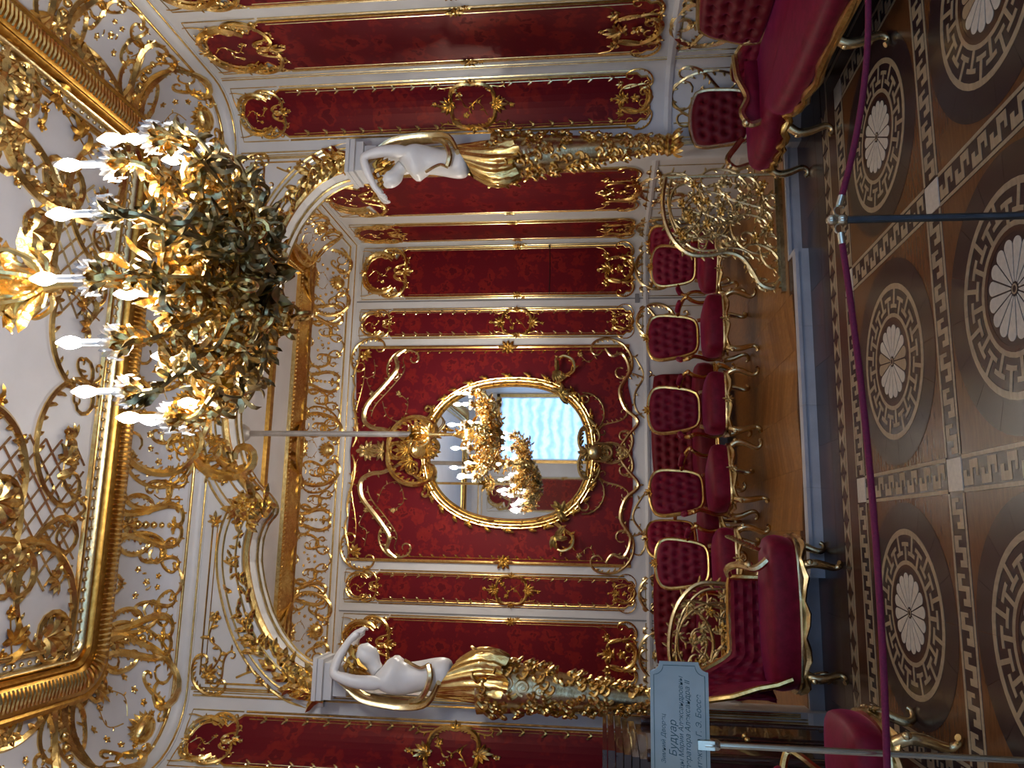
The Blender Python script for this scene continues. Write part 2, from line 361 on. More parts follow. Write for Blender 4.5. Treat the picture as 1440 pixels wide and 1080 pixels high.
for x0, x1 in ((XL-0.2, WIN[0][0]), (WIN[0][1], WIN[1][0]), (WIN[1][1], XR+0.2)): wb.boxr(x0, x1, YBK-0.2, YBK, 0, 5.5)
for x0, x1 in WIN: wb.boxr(x0, x1, YBK-0.2, YBK, 0, WZ0); wb.boxr(x0, x1, YBK-0.2, YBK, WZ1, 5.5)
wall_back = struct('wall_back', wb, 'white_paint')
for k, (x0, x1) in enumerate(WIN):
    fr = MB()
    for a, b_ in ((x0, x0+0.07), (x1-0.07, x1)): fr.boxr(a, b_, YBK-0.16, YBK-0.08, WZ0, WZ1)
    for a, b_ in ((WZ0, WZ0+0.08), (WZ1-0.08, WZ1), (3.2, 3.26)): fr.boxr(x0+0.07, x1-0.07, YBK-0.16, YBK-0.08, a, b_)
    w = struct('window_%d' % (k+1), fr, 'white_paint')
    def bl(u, v, x0=x0, x1=x1):
        x = x0+0.02+(x1-x0-0.04)*u; z = WZ0+0.05+(WZ1-WZ0-0.08)*v
        g = abs(sin(v*pi*13)); s = sin(u*pi*6)
        return (x, YBK-0.02+0.05*g+0.012*s*s+0.01*sin(u*47+v*31), z-0.03*s*s*(1-g))
    b_ = MB().grid(bl, 48, 130); obj('festoon_blind', b_, 'blind', w)
    gd = MB()
    for a in (x0-0.06, x1+0.06): gd.boxr(a-0.04, a+0.04, YBK, YBK+0.03, WZ0-0.1, WZ1+0.1)
    for a in (WZ0-0.06, WZ1+0.06): gd.boxr(x0-0.1, x1+0.1, YBK, YBK+0.03, a-0.04, a+0.04)
    obj('casing', gd, 'gold', w, False)
# baseboards
def jamb_side(s):
    c = (XR if s > 0 else XL); q = c-s*CR
    arc = [(q+s*CR*cos(t*pi/16), YF-CR+CR*sin(t*pi/16)) for t in range(9)]
    p = [(c, YBK)]+[(c, 2.0)]+arc+[(XC+s*OPH, YF)]
    return p if s > 0 else p[::-1]
prof = [(0.0, 0.0), (0.03, 0.0), (0.03, 0.12), (0.018, 0.15), (0.0, 0.15)]
for s, nm in ((1, 'baseboard_right'), (-1, 'baseboard_left')): struct(nm, sweep(MB(), jamb_side(s), prof), 'white_paint')
profa = [(d, z+STEP) for d, z in prof]
struct('baseboard_alcove', sweep(MB(), [(AXR, 6.46), (AXR, YA), (AXL, YA), (AXL, 6.46)], profa), 'white_paint')
# ------------------------------------------------------------------ inlaid parquet of the room: every inlay is a piece of its own
PX = 1.3505; FX = [XC+PX*(k-1.5) for k in range(4)]; FY = [5.175-1.3425*k for k in range(4)]; BW = 0.17
_pc = {}
def piece(name, key, mb, mat, M, parent=None):
    parent = parent or floor
    k = (name, key)
    if k not in _pc: _pc[k] = mb().mesh(name, mat, False)
    return link(name, _pc[k], parent, M)
def slab(poly, z0, z1): return lambda: MB().prism(poly, z0, z1)
def rect(a, b_, z0, z1): return lambda: MB().boxr(-a/2, a/2, -b_/2, b_/2, z0, z1)
def sector(r0, r1, a0, a1, n, z0, z1):
    p = [(r1*cos(a0+(a1-a0)*i/n), r1*sin(a0+(a1-a0)*i/n)) for i in range(n+1)]
    p += [(r0*cos(a1-(a1-a0)*i/n), r0*sin(a1-(a1-a0)*i/n)) for i in range(n+1)] if r0 > 1e-4 else [(0, 0)]
    return slab(p, z0, z1)
def petal():
    p = []
    for i in range(9):
        t = i/8; p.append((0.03+0.148*t, 0.0025+0.0285*t))
    p += [(0.178+0.028*sin(a), 0.031*cos(a)) for a in [pi*i/8 for i in range(1, 8)]]
    q = [(x, -y) for x, y in p[:9]][::-1]
    return MB().prism(p+q, 0.004, 0.006)
def tkey(inner):
    def f():
        w = 0.0105
        if inner: a, b_, c0, c1 = 0.268, 0.362, 0.345, 0.366
        else: a, b_, c0, c1 = 0.405, 0.312, 0.300, 0.321
        mb = MB(); lo, hi = min(a, b_), max(a, b_)
        da = 0.125 if inner else 0.135
        p = [(lo, -w), (hi, -w), (hi, w), (lo, w)]
        mb.prism(p, 0.004, 0.006)
        arc = [(c1*cos(-da+2*da*i/6), c1*sin(-da+2*da*i/6)) for i in range(7)]+[(c0*cos(da-2*da*i/6), c0*sin(da-2*da*i/6)) for i in range(7)]
        return mb.prism(arc, 0.004, 0.0061)
    return f
CW, CD = PX-BW, 1.3425-BW
for r in range(3):
    yc = (FY[r]+FY[r+1])/2
    for c in range(3):
        xc = (FX[c]+FX[c+1])/2; M = T(xc, yc)
        piece('cell_ground', 0, rect(CW, CD, 0, 0.002), 'wood_mid', M)
        for i in range(16): piece('disc_wedge', i % 2, sector(0.0, 0.575, 0.002, pi/8-0.002, 4, 0.002, 0.004), 'wood_dark', M @ Matrix.Rotation(i*pi/8, 4, 'Z'))
        for i in range(4):
            piece('outer_ring', 0, sector(0.405, 0.435, 0, pi/2-0.004, 12, 0.004, 0.006), 'wood_light', M @ Matrix.Rotation(i*pi/2, 4, 'Z'))
            piece('inner_ring', 0, sector(0.248, 0.270, 0, pi/2-0.004, 10, 0.004, 0.006), 'wood_light', M @ Matrix.Rotation(i*pi/2, 4, 'Z'))
            piece('red_ring', 0, sector(0.225, 0.247, 0, pi/2-0.004, 10, 0.004, 0.0055), 'wood_red', M @ Matrix.Rotation(i*pi/2, 4, 'Z'))
        for i in range(12):
            piece('inner_key', 0, tkey(True), 'wood_light', M @ Matrix.Rotation(i*pi/6, 4, 'Z'))
            piece('outer_key', 0, tkey(False), 'wood_light', M @ Matrix.Rotation((i+0.5)*pi/6, 4, 'Z'))
        for i in range(16):
            piece('petal', 1 if i in ((3, 4, 11, 12) if (r+c) % 2 else ()) else 0, petal, 'wood_light' if i in ((3, 4, 11, 12) if (r+c) % 2 else ()) else 'wood_pale', M @ Matrix.Rotation(i*pi/8+0.1, 4, 'Z'))
        piece('boss', 0, sector(0.0, 0.026, 0, 2*pi-0.001, 20, 0.004, 0.0065), 'wood_dark', M)
        piece('boss_ring', 0, sector(0.014, 0.021, 0, 2*pi-0.001, 20, 0.0065, 0.0075), 'wood_light', M)
def skey():
    # one unit of the running meander, length 0.167, field height 0.12
    p = [(-0.075, -0.055), (0.012, -0.055), (0.012, 0.018), (0.045, 0.018), (0.045, -0.018), (0.064, -0.018), (0.064, 0.055), (-0.012, 0.055), (-0.012, -0.018), (-0.045, -0.018), (-0.045, 0.012), (-0.075, 0.012)]
    return MB().prism(p, 0.003, 0.005)
def band(x0, y0, x1, y1, keys=7):
    L = math.dist((x0, y0), (x1, y1)); a = atan2(y1-y0, x1-x0); M = T((x0+x1)/2, (y0+y1)/2) @ Matrix.Rotation(a, 4, 'Z')
    piece('band_ground', round(L, 3), rect(L, BW, 0, 0.003), 'wood_dark', M)
    for s in (-1, 1): piece('band_edge', round(L, 3), rect(L, 0.018, 0.003, 0.005), 'wood_light', M @ T(0, s*(BW/2-0.011)))
    for i in range(keys): piece('meander_key', 0, skey, 'wood_light', M @ T((i-(keys-1)/2)*L/keys, 0))
for j in range(4):
    for c in range(3): band(FX[c]+BW/2, FY[j], FX[c+1]-BW/2, FY[j])
    for c in range(4): piece('junction_tile', 0, rect(BW-0.02, BW-0.02, 0, 0.005), 'wood_pale', T(FX[c], FY[j]))
for c in range(4):
    for j in range(3): band(FX[c], FY[j]-BW/2, FX[c], FY[j+1]+BW/2)
# border between the field and the walls
bx0, bx1, by1 = FX[0]-BW/2, FX[3]+BW/2, FY[0]+BW/2
yo = 6.11
def strip(x0, x1, y0, y1, mat, name, z=0.003): piece(name, (round(x1-x0, 3), round(y1-y0, 3), mat), rect(x1-x0, y1-y0, 0, z), mat, T((x0+x1)/2, (y0+y1)/2))
strip(bx0, bx1, by1+0.004, by1+0.17, 'wood_red', 'border_plank'); strip(bx0-0.2, bx1+0.2, by1+0.172, by1+0.20, 'wood_light', 'border_line')
ty0, ty1 = by1+0.215, by1+0.325
for i in range(27):
    x = bx0+0.02+i*(bx1-bx0-0.04)/27; w = (bx1-bx0-0.04)/27
    piece('border_triangle', 'a', slab([(0.006, 0), (w-0.012, 0), (w*0.5, 0.055)], 0, 0.003), 'wood_light', T(x, ty0))
    piece('border_triangle', 'b', slab([(0.006, 0.11), (w*0.5, 0.055), (w-0.012, 0.11)], 0, 0.003), 'wood_light', T(x, ty0))
    piece('border_tick', 'c', slab([(-0.004, 0), (0.004, 0), (0.004, 0.11), (-0.004, 0.11)], 0, 0.0035), 'wood_dark', T(x, ty0))
n = 9
for i in range(n):
    x0 = XL+0.03+(XR-XL-0.06)*i/n; x1 = XL+0.03+(XR-XL-0.06)*(i+1)/n
    strip(x0, x1-0.003, ty1+0.01, ty1+0.19, 'wood_dark', 'border_plank'); strip(x0, x1-0.003, ty1+0.195, yo, 'wood_red' if i % 2 else 'wood_dark', 'border_plank')
for s in (0, 1):
    x0, x1 = ((XL+0.03, bx0-0.20) if s == 0 else (bx1+0.20, XR-0.03))
    xm = bx0-0.19 if s == 0 else bx1+0.16
    for i in range(6): strip(x0, x1, 1.1+i*0.74, 1.1+(i+1)*0.74-0.003, 'wood_dark', 'border_plank')
    strip(xm, xm+0.028, 1.1, by1+0.17, 'wood_light', 'border_line')
# chevron planks of the alcove floor
CWD, PT, SK = 0.465, 0.105, 0.27
kk = 0; rest = MB()
for c in range(12):
    x0 = AXL+0.005+c*CWD; s = 1 if c % 2 else -1
    for r in range(40):
        y0 = 6.0+r*PT; p = []
        poly = [(0.001, y0+(0 if s > 0 else SK)), (CWD-0.001, y0+(SK if s > 0 else 0)), (CWD-0.001, y0+PT-0.003+(SK if s > 0 else 0)), (0.001, y0+PT-0.003+(0 if s > 0 else SK))]
        lim = 6.35 if (x0 < -0.3 or x0+CWD > 2.25) else YSTEP+0.055
        if max(q[1] for q in poly) < lim+0.02 or min(q[1] for q in poly) > YA-0.02: continue
        poly = [(x0+a, min(max(b_, lim), YA)) for a, b_ in poly]
        if len({(round(a, 4), round(b_, 4)) for a, b_ in poly}) < 4:
            u = []
            for q in poly:
                if q not in u: u.append(q)
            poly = u
            if len(poly) < 3: continue
        if poly[0][1] < 8.15 and kk < 290:
            kk += 1; obj('chevron_plank', MB().prism(poly, STEP-0.006, STEP), ('wood_orange', 'wood_honey', 'wood_orange')[random.randrange(3)], floor_alcove, False)
        else: rest.prism(poly, STEP-0.006, STEP)
o = obj('chevron_planks', rest, 'wood_orange', floor_alcove, False); o['kind'] = 'stuff'
# ------------------------------------------------------------------ silk wall panels with carved gilding
def silk_poly(w, h, head):
    a = w/2; hr = min(0.80*a, 0.27); hh = head*0.5; cy = h-hh
    p = [(-a, 0.11), (-a+0.035, 0.075), (-a+0.03, 0.03), (-a+0.075, 0.0), (-0.07, 0.012), (0, -0.02), (0.07, 0.012), (a-0.075, 0.0), (a-0.03, 0.03), (a-0.035, 0.075), (a, 0.11)]
    p += [(a, h-head-0.05), (a-0.03, h-head-0.01), (a-0.06 if a > 0.2 else a-0.03, h-head+0.04)]
    p += [(hr*cos(t), cy+hh*sin(t)) for t in [R(-42)+R(264)*i/16 for i in range(17)]]
    p += [(-a+0.06 if a > 0.2 else -a+0.03, h-head+0.04), (-a+0.03, h-head-0.01), (-a, h-head-0.05)]
    return p
def cart_top(mb, w, H, z):
    """oval of C scrolls with a shell on top, a branch inside and a spray hanging below; origin top middle"""
    a = w/2; k = min(1.0, w/0.66)
    for s in (-1, 1):
        sc(mb, 'A', (s*0.08*w, 0.02), (s*0.30*w, -0.78*H), 0.030*k, s, 0.03, 0.06*k, z, 0); sc(mb, 'A', (s*0.07*w, -0.03), (s*0.25*w, -0.74*H), 0.014*k, s, 0.05, 0.04*k, z, 0)
        sc(mb, 'C', (s*0.36*w, -0.66*H), (s*0.10*w, -0.98*H), 0.020*k, s, 0.03, 0.05*k, z)
        sc(mb, 'S', (s*0.40*w, -0.62*H), (s*0.46*w, -0.98*H), 0.014*k, s, 0.05, 0.04*k, z)
        sc(mb, 'S', (s*0.06*w, -0.90*H), (s*0.26*w, -1.14*H), 0.013*k, s, 0.05, 0.04*k, z)
        sc(mb, 'W', (s*0.47*w, 0.05), (s*0.44*w, -0.5*H), 0.006, s, 0.09, 0.03*k, z)
        spray(mb, s*0.36*w, -0.74*H, -pi/2+s*0.9, 0.08*k, 4, 1.6, 0.4, z)
        for i in range(4): leaf(mb, s*(0.16+0.06*i)*w, -0.05*H-0.09*H*i*i*0.5, pi/2-s*(0.5+0.3*i), 0.07*k, 0.035*k, z, 0.4, 0.2*s)
    spray(mb, 0, -0.02, pi/2, 0.10*k, 7, 2.6, 0.3, z)
    spray(mb, 0.02*w, -1.05*H, -pi/2, 0.15*k, 5, 1.5, 0.3, z); flower(mb, 0, -1.03*H, 0.04*k, z+0.004)
    flower(mb, 0.03*w, -1.28*H, 0.035*k, z); st(mb, [(0, -1.03*H), (0.02*w, -1.15*H), (0.03*w, -1.28*H)], 0.006, z, 4)
    vine(mb, [(-0.05*w, -0.12*H), (0.06*w, -0.30*H), (-0.06*w, -0.50*H), (0.10*w, -0.66*H)], 0.005, 0.05*k, 0.04*k, z)
    vine(mb, [(0.03*w, -0.42*H), (-0.12*w, -0.36*H), (-0.18*w, -0.5*H)], 0.004, 0.05*k, 0.035*k, z)
def cart_mid(mb, w, H, z):
    """ring of scrolls with sprays above and below; origin centre"""
    k = min(1.0, w/0.34)
    for s in (-1, 1):
        for t in (-1, 1):
            sc(mb, 'A', (s*0.05*w, t*0.36*H), (s*0.40*w, t*0.0*H), 0.020*k, s*t, 0.035, 0.045*k, z, None)
            sc(mb, 'S', (s*0.30*w, t*0.30*H), (s*0.40*w, t*0.52*H), 0.007*k, -s*t, 0.045, 0.035*k, z)
        spray(mb, s*0.42*w, 0, 0 if s > 0 else pi, 0.07*k, 5, 2.4, 0.4, z)
        spray(mb, 0, s*0.36*H, s*pi/2, 0.13*k, 7, 2.2, 0.28, z); flower(mb, 0, s*0.37*H, 0.045*k, z+0.005)
        vine(mb, [(0, s*0.4*H), (-s*0.07*w, s*0.52*H), (s*0.03*w, s*0.66*H)], 0.005, 0.04*k, 0.035*k, z)
    vine(mb, [(-0.22*w, -0.24*H), (0.05*w, -0.08*H), (-0.06*w, 0.1*H), (0.2*w, 0.22*H)], 0.005, 0.05*k, 0.045*k, z)
    vine(mb, [(0.18*w, -0.2*H), (0.02*w, 0.0), (-0.2*w, 0.12*H)], 0.004, 0.05*k, 0.04*k, z)
def cart_bot(mb, w, H, z):
    """round knot of S scrolls above the lower edge, with a spray pointing up; origin bottom middle"""
    k = min(1.0, w/0.6)
    sc(mb, 'C', (-0.10*w, 0.62*H), (0.06*w, 0.08*H), 0.022*k, -1, 0.035, 0.05*k, z); sc(mb, 'C', (0.10*w, 0.62*H), (-0.04*w, 0.12*H), 0.014*k, 1, 0.04, 0.045*k, z)
    sc(mb, 'S', (-0.30*w, 0.75*H), (-0.20*w, 0.02), 0.019*k, 1, 0.045, 0.05*k, z); sc(mb, 'S', (0.30*w, 0.75*H), (0.20*w, 0.02), 0.013*k, -1, 0.045, 0.04*k, z)
    sc(mb, 'A', (-0.26*w, 0.3*H), (0.26*w, 0.3*H), 0.012*k, -1, 0.04, 0.04*k, z)
    for s in (-1, 1):
        sc(mb, 'C', (s*0.46*w, 0.12), (s*0.34*w, 0.0), 0.010*k, s, 0.03, 0.03*k, z); spray(mb, s*0.30*w, 0.80*H, pi/2+s*0.5, 0.09*k, 4, 1.5, 0.35, z)
        st(mb, [(s*0.30*w, 0.76*H), (s*0.42*w, 0.95*H), (s*0.46*w, 1.2*H)], 0.006, z, 4)
    spray(mb, 0, 0.70*H, pi/2, 0.15*k, 7, 1.9, 0.26, z); flower(mb, 0, 0.70*H, 0.045*k, z+0.004); flower(mb, 0, 0.38*H, 0.06*k, z+0.006)
    vine(mb, [(0, 0.75*H), (0.02*w, 0.95*H), (-0.02*w, 1.12*H)], 0.005, 0.05, 0.035*k, z)
_panels = {}
def panel_meshes(kind, w, h, fn=None):
    key = (kind, w, h)
    if fn is None and key in _panels: return _panels[key]
    head = 0.50 if kind == 'wide' else 0.34
    Z = 0.014; a = w/2; out = []
    poly = silk_poly(w, h, head)
    silk = MB()
    if fn is None: silk.prism(poly, 0.0, Z)
    else:
        # rows of a grid so that the silk can follow the curve of the corner
        ys = sorted({round(p[1], 3) for p in poly}); n = len(poly)
        def span(y):
            xs = []
            for i in range(n):
                (x0, y0), (x1, y1) = poly[i], poly[(i+1) % n]
                if (y0-y)*(y1-y) <= 0 and abs(y1-y0) > 1e-6: xs.append(x0+(x1-x0)*(y-y0)/(y1-y0))
            return (min(xs), max(xs)) if xs else (0, 0)
        rows = [(y, *span(y+(1e-4 if i == 0 else -1e-4))) for i, y in enumerate(ys)]; K = 8
        silk.add([(x0+(x1-x0)*j/K, y, Z) for y, x0, x1 in rows for j in range(K+1)],
                 [(i*(K+1)+j, i*(K+1)+j+1, (i+1)*(K+1)+j+1, (i+1)*(K+1)+j) for i in range(len(rows)-1) for j in range(K)])
    out.append(('silk_panel', silk, 'damask', False))
    fr = MB(); q = poly+[poly[0]]
    fr.tube([(x*1.0, y, Z*0.6) for x, y in poly], 0.011, 6, 1.0, True)
    off = 0.028; fr2 = MB()
    for s in (-1, 1):
        st(fr2, [(s*(a+off), 0.12), (s*(a+off), h*0.5), (s*(a+off), h-head-0.06)], 0.009, 0, 5, False)
        st(fr2, [(s*(a-0.026), 0.20), (s*(a-0.026), h*0.5), (s*(a-0.026), h-head-0.10)], 0.004, Z, 4, False)
        st(fr2, [(s*(a+0.028), h-head-0.04), (s*(a+0.028), h+0.035), (s*0.30*w, h+0.05), (s*0.12*w, h+0.045)], 0.006, 0, 4, False)
        if kind == 'wide': clasp(fr, s*a, h*0.42, 0.075, Z); clasp(fr, s*(a+0.02), h*0.42-0.08, 0.05, 0.0)
        else:
            y = 0.3
            while y < h-head-0.15:
                if abs(y-h*0.42) > 0.28:
                    leaf(fr2, s*(a-0.026), y, pi/2+0.6*s, 0.055, 0.022, Z, 0.3, 0); leaf(fr2, s*(a-0.026), y, pi/2-0.7*s, 0.045, 0.02, Z, 0.3, 0)
                y += 0.165
    out += [('gilt_border', fr, 'gold', True), ('gilt_fillet', fr2, 'gold_pale', True)]
    tp = MB(); cart_top(tp, w, head*0.98, Z); tp.v = [(x, y+h+0.005, z) for x, y, z in tp.v]; out.append(('top_cartouche', tp, 'gold', True))
    bt = MB(); cart_bot(bt, w, 0.36 if kind == 'wide' else 0.26, Z); bt.v = [(x, y+0.02, z) for x, y, z in bt.v]; out.append(('bottom_cartouche', bt, 'gold', True))
    if kind == 'narrow':
        md = MB(); cart_mid(md, w*1.05, 0.50, Z); md.v = [(x, y+h*0.42, z) for x, y, z in md.v]; out.append(('middle_cartouche', md, 'gold', True))
    if fn is not None:
        for t in out: t[1].map(fn)
    res = [(nm, mb.mesh(nm, mt, sm), mt) for nm, mb, mt, sm in out]
    if fn is None: _panels[key] = res
    return res
def put_panel(wall, F, u, v, kind, w, h, fn=None):
    ms = panel_meshes(kind, w, h, fn); root = link(ms[0][0], ms[0][1], wall, F @ T(u, v, 0.002) if fn is None else None)
    for nm, me, mt in ms[1:]: link(nm, me, root)
    return root
# dado field below a panel: thin gilt frame and a knot of scrolls
_dado = {}
def put_dado(wall, F, u, v, w, h):
    key = (w, h)
    if key not in _dado:
        a = w/2; fr = MB()
        st(fr, [(-a, 0), (a, 0), (a, h*0.5), (a, h), (-a, h), (-a, h*0.5), (-a, 0)], 0.007, 0, 4, False)
        kn = MB()
        for s in (-1, 1):
            sc(kn, 'S', (s*0.34*w, h*0.98), (s*0.14*w, h*0.70), 0.0204, s, 0.04, 0.06); sc(kn, 'C', (s*0.05*w, h*0.95), (s*0.20*w, h*0.62), 0.0221, s, 0.04, 0.065)
            sc(kn, 'S', (s*0.08*w, h*0.62), (s*0.24*w, h*0.34), 0.0153, s, 0.05, 0.04); spray(kn, s*0.40*w, h*0.95, -pi/2-s*0.6, 0.09, 4, 1.6, 0.35)
        spray(kn, 0, h*0.9, -pi/2, 0.11, 5, 1.8, 0.3); flower(kn, 0, h*0.9, 0.05)
        _dado[key] = (fr.mesh('dado_fillet', 'gold_pale'), kn.mesh('dado_ornament', 'gold_pale'))
    a, b_ = _dado[key]; r = link('dado_fillet', a, wall, F @ T(u, v, 0.001)); link('dado_ornament', b_, r)
PZ, PH = 1.24, 3.52                      # lower edge and height of the panels
F_ab = frame((0, YA, 0), (1, 0, 0), (0, -1, 0)); F_ar = frame((AXR, 0, 0), (0, -1, 0), (-1, 0, 0)); F_al = frame((AXL, 0, 0), (0, 1, 0), (1, 0, 0))
F_r = frame((XR, 0, 0), (0, -1, 0), (-1, 0, 0)); F_l = frame((XL, 0, 0), (0, 1, 0), (1, 0, 0)); F_bk = frame((0, YBK, 0), (-1, 0, 0), (0, 1, 0))
for s in (-1, 1):
    put_panel(wall_ab, F_ab, XC+s*1.675, PZ, 'narrow', 0.34, PH); put_panel(wall_ab, F_ab, XC+s*2.37, PZ, 'wide', 0.66, PH)
    put_dado(wall_ab, F_ab, XC+s*1.675, STEP+0.22, 0.40, 0.78); put_dado(wall_ab, F_ab, XC+s*2.37, STEP+0.22, 0.72, 0.78)
    st_ = MB().boxr(-0.006, 0.006, 0, PH+0.1, 0, 0.006)
for u in (XC-1.98, XC+1.98): obj('seam_line', MB().boxr(-0.008, 0.008, 0, 4.6, 0.0, 0.006), 'grey_plate', wall_ab, False, F_ab @ T(u, STEP+0.15))
for u, k, w in ((-9.42, 'wide', 0.56), (-8.30, 'wide', 1.06), (-7.10, 'wide', 0.66)):
    put_panel(wall_ar, F_ar, u, PZ, k, w, PH); put_panel(wall_al, F_al, -u, PZ, k, w, PH)
    put_dado(wall_ar, F_ar, u, STEP+0.22, w+0.06, 0.78); put_dado(wall_al, F_al, -u, STEP+0.22, w+0.06, 0.78)
for k in range(3):
    put_panel(wall_right, F_r, -(5.33-0.80*k), PZ-0.05, 'wide', 0.62, PH); put_dado(wall_right, F_r, -(5.33-0.80*k), 0.22, 0.66, 0.80)
    put_panel(wall_left, F_l, 5.33-0.80*k, PZ-0.05, 'wide', 0.62, PH); put_dado(wall_left, F_l, 5.33-0.80*k, 0.22, 0.66, 0.80)
for s, wall in ((1, corner_r), (-1, corner_l)):
    cxx = (XR-CR) if s > 0 else (XL+CR)
    def bend(x, y, z, s=s, cxx=cxx):

        if s > 0: t = pi/4-x/CR; px, py = cxx+(CR-z)*cos(t), YF-CR+(CR-z)*sin(t)
        else: t = 3*pi/4-x/CR; px, py = cxx+(CR-z)*cos(t), YF-CR+(CR-z)*sin(t)
        return (px, py, y+PZ-0.02)
    put_panel(wall, None, 0, 0, 'narrow', 0.42, PH, bend)
    dd = MB(); 
    for q in (-1, 1):
        sc(dd, 'S', (q*0.16, 0.92), (q*0.05, 0.55), 0.013, q, 0.05, 0.05); sc(dd, 'C', (q*0.02, 0.88), (q*0.12, 0.5), 0.013, -q, 0.05, 0.05); st(dd, [(q*0.22, 0.2), (q*0.22, 0.6), (q*0.22, 1.02)], 0.006, 0, 4, False)
    spray(dd, 0, 0.82, -pi/2, 0.12, 5, 1.8)
    dd.map(lambda x, y, z, b=bend: b(x, y-PZ+0.02, z)); obj('dado_ornament', dd, 'gold_pale', wall)
    ln = MB()
    for q in (-0.34, 0.34): st(ln, [(q, 0.1), (q, 2.4), (q, 4.8)], 0.008, 0, 5, False); st(ln, [(q*1.07, 0.1), (q*1.07, 2.4), (q*1.07, 4.8)], 0.005, 0, 4, False)
    ln.map(lambda x, y, z, b=bend: b(x, y-PZ+0.02, z)); obj('gilt_fillet', ln, 'gold_pale', wall)
# window wall: panels between and beside the windows
put_panel(wall_back, F_bk, -XC, PZ, 'wide', 0.86, PH-0.1)

# dado rail (straight runs)
rail = [(0.0, 1.04), (0.018, 1.04), (0.03, 1.07), (0.018, 1.10), (0.0, 1.10)]
struct('trim_1', sweep(MB(), [(AXR, 6.46), (AXR, YA), (AXL, YA), (AXL, 6.46)], rail), 'white_paint')
for k, s in enumerate((1, -1)): struct('trim_%d' % (k+2), sweep(MB(), jamb_side(s), rail), 'white_paint')
# ------------------------------------------------------------------ cornices, coves and ceilings
def loft(prof, pathf, closed=True):
    rows = [(pathf(d), z) for d, z in prof]; n = len(rows[0][0]); vs = [(p[0], p[1], z) for pts, z in rows for p in pts]
    fs = [(i*n+j, i*n+(j+1) % n, (i+1)*n+(j+1) % n, (i+1)*n+j) for i in range(len(rows)-1) for j in range(n if closed else n-1)]
    return MB().add(vs, fs)
def half_round(d, z, r, k=5): return [(d+r*sin(pi*i/k)*0.9, z-r*cos(pi*i/k)) for i in range(k+1)]
CV = lambda t: (0.06+0.48*(1-cos(t*pi/2)), 4.97+0.27*sin(t*pi/2))
cornice = struct('trim_4', loft([(0.0, 4.83), (0.012, 4.83), (0.012, 4.85), (0.03, 4.86), (0.045, 4.90), (0.045, 4.96), (0.06, 4.97), (0.06, 4.99)], room_path), 'white_paint', True)
obj('gilt_bead', loft(half_round(0.012, 4.848, 0.009), room_path), 'gold', cornice); obj('gilt_bead', loft(half_round(0.045, 4.945, 0.013), room_path), 'gold', cornice)
obj('cove', loft([CV(i/8) for i in range(9)], room_path), 'ceiling_white', ceiling)
obj('gilt_moulding', loft([(0.53, 5.25), (0.53, 5.205), (0.56, 5.19), (0.58, 5.20), (0.60, 5.17), (0.66, 5.15), (0.73, 5.165), (0.76, 5.19), (0.78, 5.18), (0.80, 5.20), (0.80, 5.25)], room_path), 'gold_deep', ceiling)
obj('gilt_bead', loft(half_round(0.0, 0, 0)[:0]+[(0.80, 5.25), (0.81, 5.215), (0.825, 5.205), (0.84, 5.215), (0.85, 5.25)], room_path), 'gold_pale', ceiling)
obj('gilt_bead', loft([(0.90, 5.25), (0.91, 5.225), (0.925, 5.22), (0.94, 5.225), (0.95, 5.25)], room_path), 'gold', ceiling)
# reeded ribs and pearls on the ceiling moulding (too many to lift one by one)
ribs = MB(); pearls = MB()
pth = room_path(0.70)
for i in range(len(pth)):
    a, b_ = V((*pth[i], 0)), V((*pth[(i+1) % len(pth)], 0)); L = (b_-a).length; d = (b_-a)/max(L, 1e-6)
    if max(a.y, b_.y) < 1.0 or L < 0.02: continue
    n_ = V((-d.y, d.x, 0))
    k = max(1, int(L/0.035))
    for j in range(k):
        c = a+d*((j+0.5)*L/k)
        if c.y < 3.4: continue
        p0 = c+n_*-0.075; p1 = c+n_*0.05
        ribs.tube([(p0.x, p0.y, 5.152), (c.x, c.y, 5.142), (p1.x, p1.y, 5.160)], 0.009, 4)
        if j % 2 == 0: q = c+n_*0.175; pearls.ball((q.x, q.y, 5.232), 0.017, 5)
o = obj('reeding', ribs, 'gold_bright', ceiling); o['kind'] = 'stuff'
o = obj('pearls', pearls, 'gold_pale', ceiling); o['kind'] = 'stuff'
# ---- cove ornaments
def cove_fn(side, c):
    def f(x, y, z):
        t = max(0.0, min(1.0, y/0.62)); a = t*pi/2; d, h = CV(t); h += min(0.0, y); d += max(0.0, y-0.62); nx, nz = 0.27*cos(a), -0.48*sin(a); L = sqrt(nx*nx+nz*nz); nx /= L; nz /= L
        d += nx*z; h += nz*z
        return (c+x, YF-d, h) if side == 'f' else ((XR-d, c-x, h) if side == 'r' else (XL+d, c+x, h))
    return f
def corner_fn(s):
    def f(x, y, z):
        t = max(0.0, min(1.0, y/0.62)); a = t*pi/2; d, h = CV(t); h += min(0.0, y); d += max(0.0, y-0.62); nx, nz = 0.27*cos(a), -0.48*sin(a); L = sqrt(nx*nx+nz*nz); d += nx/L*z; h += nz/L*z
        q = max(0.05, CR-d*0.45); cxx = XR-d-q; cyy = YF-d-q; an = pi/4-s*x*(pi/2)/0.66; ex = 0.0
        if an < 0: ex = an*0.42; an = 0.0
        if an > pi/2: ex = (an-pi/2)*0.42; an = pi/2
        px, py = cxx+q*cos(an), cyy+q*sin(an)
        if ex < 0: py += ex
        if ex > 0: px -= ex
        return (px if s > 0 else 2*XC-px, py, h)
    return f
